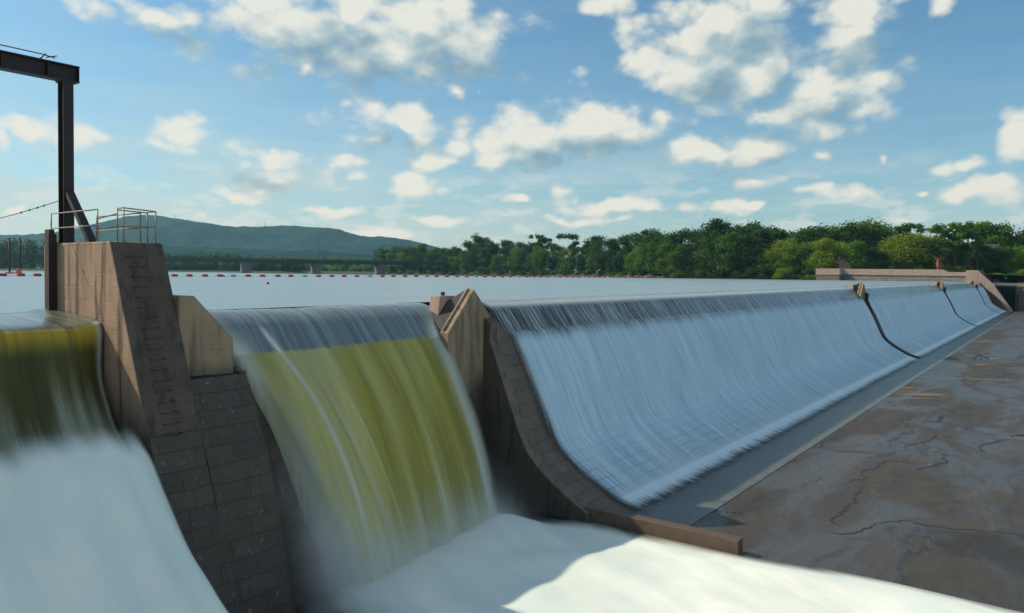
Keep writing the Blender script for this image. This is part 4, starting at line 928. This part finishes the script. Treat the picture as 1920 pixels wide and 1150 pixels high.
for i, x in enumerate([1505, 1520, 1535, 1548, 1640, 1725, 1750, 1775, 1800, 1850, 1868, 1885, 1905, 1925]):
    dd = 281 if x < 1560 else (287 if x < 1830 else 276)
    tree(x, (514 if x < 1560 else 496) if x < 1840 else 508+RT.uniform(-8, 6), dd, 9.1 if x < 1560 else (12 if x < 1840 else 8.6), 'bush', BRT if i % 3 else MIDG, 'shrub on the bank near the wall, %s from the water' % ords[i], 'shrub', 'shrub', 'shrubs along the right bank', 1.6)
# far wood behind the bridge: one mass
def wood(name, specs, label, size, colr):
    V = []; r = np.random.default_rng(8)
    for x0, x1, ytop, dep, zb, n in specs:
        for _ in range(n):
            x = r.uniform(x0, x1); d = dep*r.uniform(.98, 1.08); q = col_pt(x, d, zb); tp = at_d(x, ytop+r.uniform(-2, 5), d); h = max(4, tp.z-zb); w = r.uniform(4, 7.5)
            k = 230; dd = r.normal(size=(k, 3)); dd /= np.linalg.norm(dd, axis=1)[:, None]; rad = r.uniform(.6, 1.05, k)[:, None]
            c = np.array([q.x, q.y, zb+h*.5])+dd*rad*np.array([w, w, h*.52])
            nn = dd+r.normal(size=(k, 3))*.5; a = np.cross(nn, r.normal(size=(k, 3))); a /= np.linalg.norm(a, axis=1)[:, None]; b = np.cross(nn, a); b /= np.linalg.norm(b, axis=1)[:, None]
            s_ = r.uniform(.5, 1, k)[:, None]*size
            V.append(np.stack([c-a*s_, c-b*s_*.7, c+a*s_, c+b*s_*.7], 1).reshape(-1, 3))
    V = np.concatenate(V); n = len(V)//4; me = bpy.data.meshes.new(name); me.from_pydata(V.tolist(), [], np.arange(4*n).reshape(n, 4).tolist()); me.materials.append(M_leaf)
    o = bpy.data.objects.new(name, me); col.objects.link(o); o.color = colr; tag(o, label, 'woods', kind='stuff')
wood('far_woods', [(-200, 110, 449, 700, 9.5, 70), (290, 560, 487, 740, 9.5, 110), (290, 470, 474, 900, 10, 60), (560, 730, 493, 900, 9.5, 50), (700, 860, 468, 800, 10, 40)], 'far wood along the shore behind the bridge', 1.3, BLUE)
wood('pale_woods', [(380, 730, 482, 1150, 11, 110), (590, 700, 498, 860, 9.5, 30)], 'paler distant wood seen under and above the bridge', 1.7, MIDG)

# ------------------------------------------------------------------ buildings on the right bank
def house(name, cat, x, dep, zb, w, d_, h, roofh, mat, label, nwin, floors, chimney=True, rz=.35, gablefront=False):
    q = col_pt(x, dep, zb); e = tag(empty(name, q, math.pi/2+rz), label, cat)
    def c(mm, nm, mt, par=e, bevel=0): o = mm.build(nm, mt, bevel=bevel); o.parent = par; return o
    m = MB(); m.box(-w/2, w/2, -d_/2, d_/2, -3, h)
    if gablefront: m.prism_y([(-w/2, h+.002), (0, h+roofh*.96), (w/2, h+.002)], -d_/2+.01, d_/2-.01)
    else: m.prism_x([(-d_/2, h+.002), (0, h+roofh*.96), (d_/2, h+.002)], -w/2+.01, w/2-.01)
    c(m, 'wall', mat)
    m = MB()
    if gablefront:
        for s_ in (-1, 1): m.mesh_add([(s_*(w/2+.4), -d_/2-.4, h-.25), (0, -d_/2-.4, h+roofh), (0, d_/2+.4, h+roofh), (s_*(w/2+.4), d_/2+.4, h-.25), (s_*(w/2+.4), -d_/2-.4, h-.0), (0, -d_/2-.4, h+roofh+.25), (0, d_/2+.4, h+roofh+.25), (s_*(w/2+.4), d_/2+.4, h)], [(0,1,2,3),(4,7,6,5),(0,4,5,1),(3,2,6,7),(0,3,7,4)])
    else:
        for s_ in (-1, 1): m.mesh_add([(-w/2-.4, s_*(d_/2+.4), h-.25), (-w/2-.4, 0, h+roofh), (w/2+.4, 0, h+roofh), (w/2+.4, s_*(d_/2+.4), h-.25), (-w/2-.4, s_*(d_/2+.4), h), (-w/2-.4, 0, h+roofh+.25), (w/2+.4, 0, h+roofh+.25), (w/2+.4, s_*(d_/2+.4), h)], [(0,1,2,3),(4,7,6,5),(0,4,5,1),(3,2,6,7),(0,3,7,4)])
    rf = c(m, 'roof', M_roof)
    if chimney: m = MB(); m.box(w*.25, w*.25+.8, -.4, .4, h, h+roofh+1.1); c(m, 'chimney', M_brick, rf)
    for f in range(floors):
        for k in range(nwin):
            wx = -w/2+w*(k+.5)/nwin; wz = .9+f*2.9
            for sy in (-1, 1):
                m = MB(); yy = sy*(d_/2+.03)
                m.box(wx-.5, wx+.5, yy-.03, yy+.03, wz, wz+1.5); wn = c(m, 'window', M_white)
                m = MB(); yy2 = sy*(d_/2+.07); m.box(wx-.4, wx+.4, yy2-.008, yy2+.02, wz+.1, wz+1.4); c(m, 'pane', M_glass, wn)
    m = MB(); m.box(-w*.08-.5, -w*.08+.5, -d_/2-.09, -d_/2-.01, 0, 2.0) if nwin % 2 == 0 else m.box(w*.17-.45, w*.17+.45, -d_/2-.09, -d_/2-.01, 0, 2.0); c(m, 'door', M_wood)
house('brick_hut', 'hut', 1580, 280, 12.9, 3.9, 5.2, 2.4, 1.7, M_brick, 'small gabled red brick hut on the end of the bank wall', 2, 1, True, .5-math.pi*0, True)
house('brick_house', 'house', 1683, 318, 12.6, 11, 8, 5.6, 2.6, M_brick, 'red brick house half hidden by the yellow green tree', 4, 2, True)
house('blue_house', 'house', 1742, 330, 12.6, 8, 8, 4.6, 2.8, M_bluehouse, 'pale blue house glimpsed between trees behind the bank wall', 3, 2, False)
house('brick_building', 'building', 1812, 306, 12.6, 23, 10, 9.0, 2.4, M_brick, 'long red brick building behind the tall slender trees', 8, 3, True)

# ------------------------------------------------------------------ buoys
A2 = col_pt(327, 172, 0); B2 = col_pt(1264, 365, 0)
def on_line(x):
    dv = (B2-A2); d = ray(x, 512); den = d.x*dv.y-d.y*dv.x; t = (A2.x*dv.y-A2.y*dv.x)/den; return Vector((d.x*t, d.y*t, LAKE))
bl = [(5,0),(39,0),(70,0),(327,0),(355,0),(384,0),(412,2),(437,1),(465,0),(492,0),(521,0),(545,0),(571,1),(597,0),(622,0),(645,0),(669,0),(693,1),(717,0),(737,0),(759,0),(780,0),(800,1),(818,0),(838,0),(857,0),(875,0),(892,1),(909,0),(926,0),(942,0),(957,0),(972,1),(987,0),(1001,0),(1013,0),(1026,0),(1038,1),(1050,0),(1062,0),(1073,0),(1084,0),(1095,1),(1104,0),(1115,0),(1124,0),(1133,0),(1141,1),(1149,0),(1157,0),(1165,0),(1172,0),(1179,1),(1185,0),(1192,0),(1198,0),(1204,0),(1210,1),(1215,0),(1220,0),(1225,0),(1230,0),(1235,1),(1240,0),(1244,0),(1249,0),(1253,0),(1258,1),(1262,0),(1266,0)]
def buoy_mesh():
    m = MB(); prof = [(-.66, .26), (-.63, .36), (-.3, .40), (-.27, .37), (.27, .37), (.3, .40), (.63, .36), (.66, .26)]
    seg = 12; v = [(x, r_*math.cos(2*math.pi*k/seg), .22+r_*math.sin(2*math.pi*k/seg)) for x, r_ in prof for k in range(seg)]
    fs = [(i*seg+k, (i+1)*seg+k, (i+1)*seg+(k+1) % seg, i*seg+(k+1) % seg) for i in range(len(prof)-1) for k in range(seg)]+[tuple(range(seg)), tuple(range(len(v)-1, len(v)-seg-1, -1))]
    m.mesh_add(v, fs); return m
bm_r = None; protos = {}
dirl = (B2-A2).normalized(); rzl = math.atan2(dirl.y, dirl.x)
nw = 0; since = 0
names_w = ['first', 'second', 'third', 'fourth', 'fifth', 'sixth', 'seventh', 'eighth', 'ninth', 'tenth', 'eleventh', 'twelfth', 'thirteenth', 'fourteenth']
pre = 0
for x, t in bl:
    q = on_line(x)
    if t == 1:
        lab = 'pale blue barrel buoy, %s pale one from the left of the line' % names_w[nw]; nw += 1; since = 0
    elif t == 2: lab = 'red buoy tangled with dark debris near the left pier'
    else:
        since += 1
        if x < 100: lab = 'red barrel buoy left of the tall pier, %s from the picture edge' % names_w[pre]; pre += 1; since = 0
        elif nw == 0: lab = 'red barrel buoy, %s to the right of the tall pier' % names_w[since-1]
        else: lab = 'red barrel buoy, %s after the %s pale buoy of the line' % (names_w[since-1], names_w[nw-1])
    e = empty('barrel_buoy', q, rzl+RT.uniform(-.12, .12)); tag(e, lab, 'buoy', 'line of barrel buoys across the lake')
    key = t == 1
    if key not in protos:
        o = buoy_mesh().build('drum', M_bluepl if key else M_redpl); mm = MB(); mm.tube([(-1.6, 0, .05), (-.66, 0, .2)], .03, 5); mm.tube([(.66, 0, .2), (1.6, 0, .05)], .03, 5); c2 = mm.build('tether', M_wire)
        protos[key] = (o.data, c2.data); o.parent = e; c2.parent = e
    else:
        for nm, d_ in zip(('drum', 'tether'), protos[key]): o = bpy.data.objects.new(nm, d_); col.objects.link(o); o.parent = e
    if t == 2:
        m = MB(); m.tube([(-.4, -.3, .1), (.3, -.5, .35), (1.1, -.4, .05)], .16, 6); m.tube([(.2, .2, .2), (.9, -.1, .4)], .12, 6); o = m.build('debris', M_darkwood); o.parent = e
q = at_z(502, 533, LAKE); m = MB()
prof = [(0.0, -.05), (.14, .0), (.18, .1), (.14, .2), (.05, .26), (.03, .31), (0.0, .32)]; seg = 14
v = [(q.x+r_*math.cos(2*math.pi*k/seg), q.y+r_*math.sin(2*math.pi*k/seg), LAKE+z) for r_, z in prof for k in range(seg)]
m.mesh_add(v, [(i*seg+k, i*seg+(k+1) % seg, (i+1)*seg+(k+1) % seg, (i+1)*seg+k) for i in range(len(prof)-1) for k in range(seg)], True)
tag(m.build('marker_buoy', M_redbuoy), 'single small bright red round buoy alone on the lake', 'buoy')
# steel piles and work float at far left
for x, yt, lab in ((18, 447, 'rusty steel pile in the lake, nearest the left picture edge'), (38, 447, 'rusty steel pile in the lake, beside the red work float')):
    q = col_pt(x, 240, LAKE); tp = at_d(x, yt, 240); m = MB(); m.tube([(q.x, q.y, 7), (q.x, q.y, tp.z)], .32, 8); m.tube([(q.x, q.y, tp.z), (q.x, q.y, tp.z+.12)], .4, 8); tag(m.build('steel_pile', M_rust), lab, 'pile', 'steel piles at the left')
q = col_pt(26, 236, LAKE); wf = tag(empty('work_float', q, TH-1.57), 'dark red float with an orange box by the steel piles', 'float')
m = MB(); m.box(-2.2, 2.2, -1, 1, -.1, .4); o = m.build('hull', M_redpl, bevel=.06); o.parent = wf
m = MB(); m.prism_y([(1.0, .402), (1.3, 1.7), (1.7, 1.7), (2.0, .402)], -.5, .5); o = m.build('box', material('orange_paint', plain((.5, .2, .05), .6))); o.parent = wf

# ------------------------------------------------------------------ driftwood on the apron
q = at_z(1852, 676, 0.0)
e = tag(empty('driftwood', (q.x, q.y, .05)), 'dark forked dead branch with bleached limb lying on the apron', 'driftwood')
rv = Vector((rt.x, rt.y, 0)); fv = Vector((fwd.x, fwd.y, 0))
def loc(a, b_, z): return rv*a+fv*b_+Vector((0, 0, z))
m = MB(); m.tube([loc(-1.9, 0, .1), loc(-1.2, .1, .62), loc(-.6, .2, .5), loc(.3, 0, .12)], .09, 7, r1=.05); m.tube([loc(-1.2, .1, .62), loc(-1.0, -.4, .1)], .05, 6); o = m.build('dark_branch', M_darkwood); o.parent = e
m = MB(); m.tube([loc(.2, .1, .12), loc(1.2, .1, .15), loc(2.6, -.1, .05)], .07, 7, r1=.03); m.tube([loc(1.2, .1, .15), loc(1.7, .5, .3)], .035, 6); o = m.build('bleached_limb', M_drift); o.parent = e
m = MB(); q = at_z(1850, 686, 0.0); m.tube([Vector((q.x, q.y, .06))+loc(-1.3, 0, 0), Vector((q.x, q.y, .1))+loc(0, .1, 0), Vector((q.x, q.y, .04))+loc(1.2, -.1, 0)], .06, 7, r1=.03); tag(m.build('fallen_stick', material('orange_stick', plain((.45, .2, .12), .8))), 'short reddish stick lying below the forked branch on the apron', 'stick')
q = at_z(1912, 820, 0.0); m = MB(); m.tube([Vector((q.x, q.y, .05))+loc(-.6, 0, 0), Vector((q.x, q.y, .12))+loc(0, .1, 0), Vector((q.x, q.y, .05))+loc(.9, -.1, 0)], .05, 6, r1=.03); tag(m.build('fallen_stick', M_darkwood), 'thin dark stick on the apron at the right edge', 'stick')

# ------------------------------------------------------------------ haze
HAZE = .00007
m = MB(); m.box(-3600, 4800, -900, 6600, -3.6, 330)
hz = bpy.data.materials.new('air'); hz.use_nodes = True; nt = hz.node_tree; nt.nodes.clear(); o_ = nt.nodes.new('ShaderNodeOutputMaterial'); v_ = nt.nodes.new('ShaderNodeVolumePrincipled')
v_.inputs['Color'].default_value = (.42, .78, 1, 1); v_.inputs['Absorption Color'].default_value = (1, 1, 1, 1); v_.inputs['Density'].default_value = HAZE; v_.inputs['Anisotropy'].default_value = .2
nt.links.new(v_.outputs[0], o_.inputs['Volume'])
if HAZE: tag(m.build('haze', hz), 'pale blue air haze over the lake and hills', 'haze', kind='stuff')
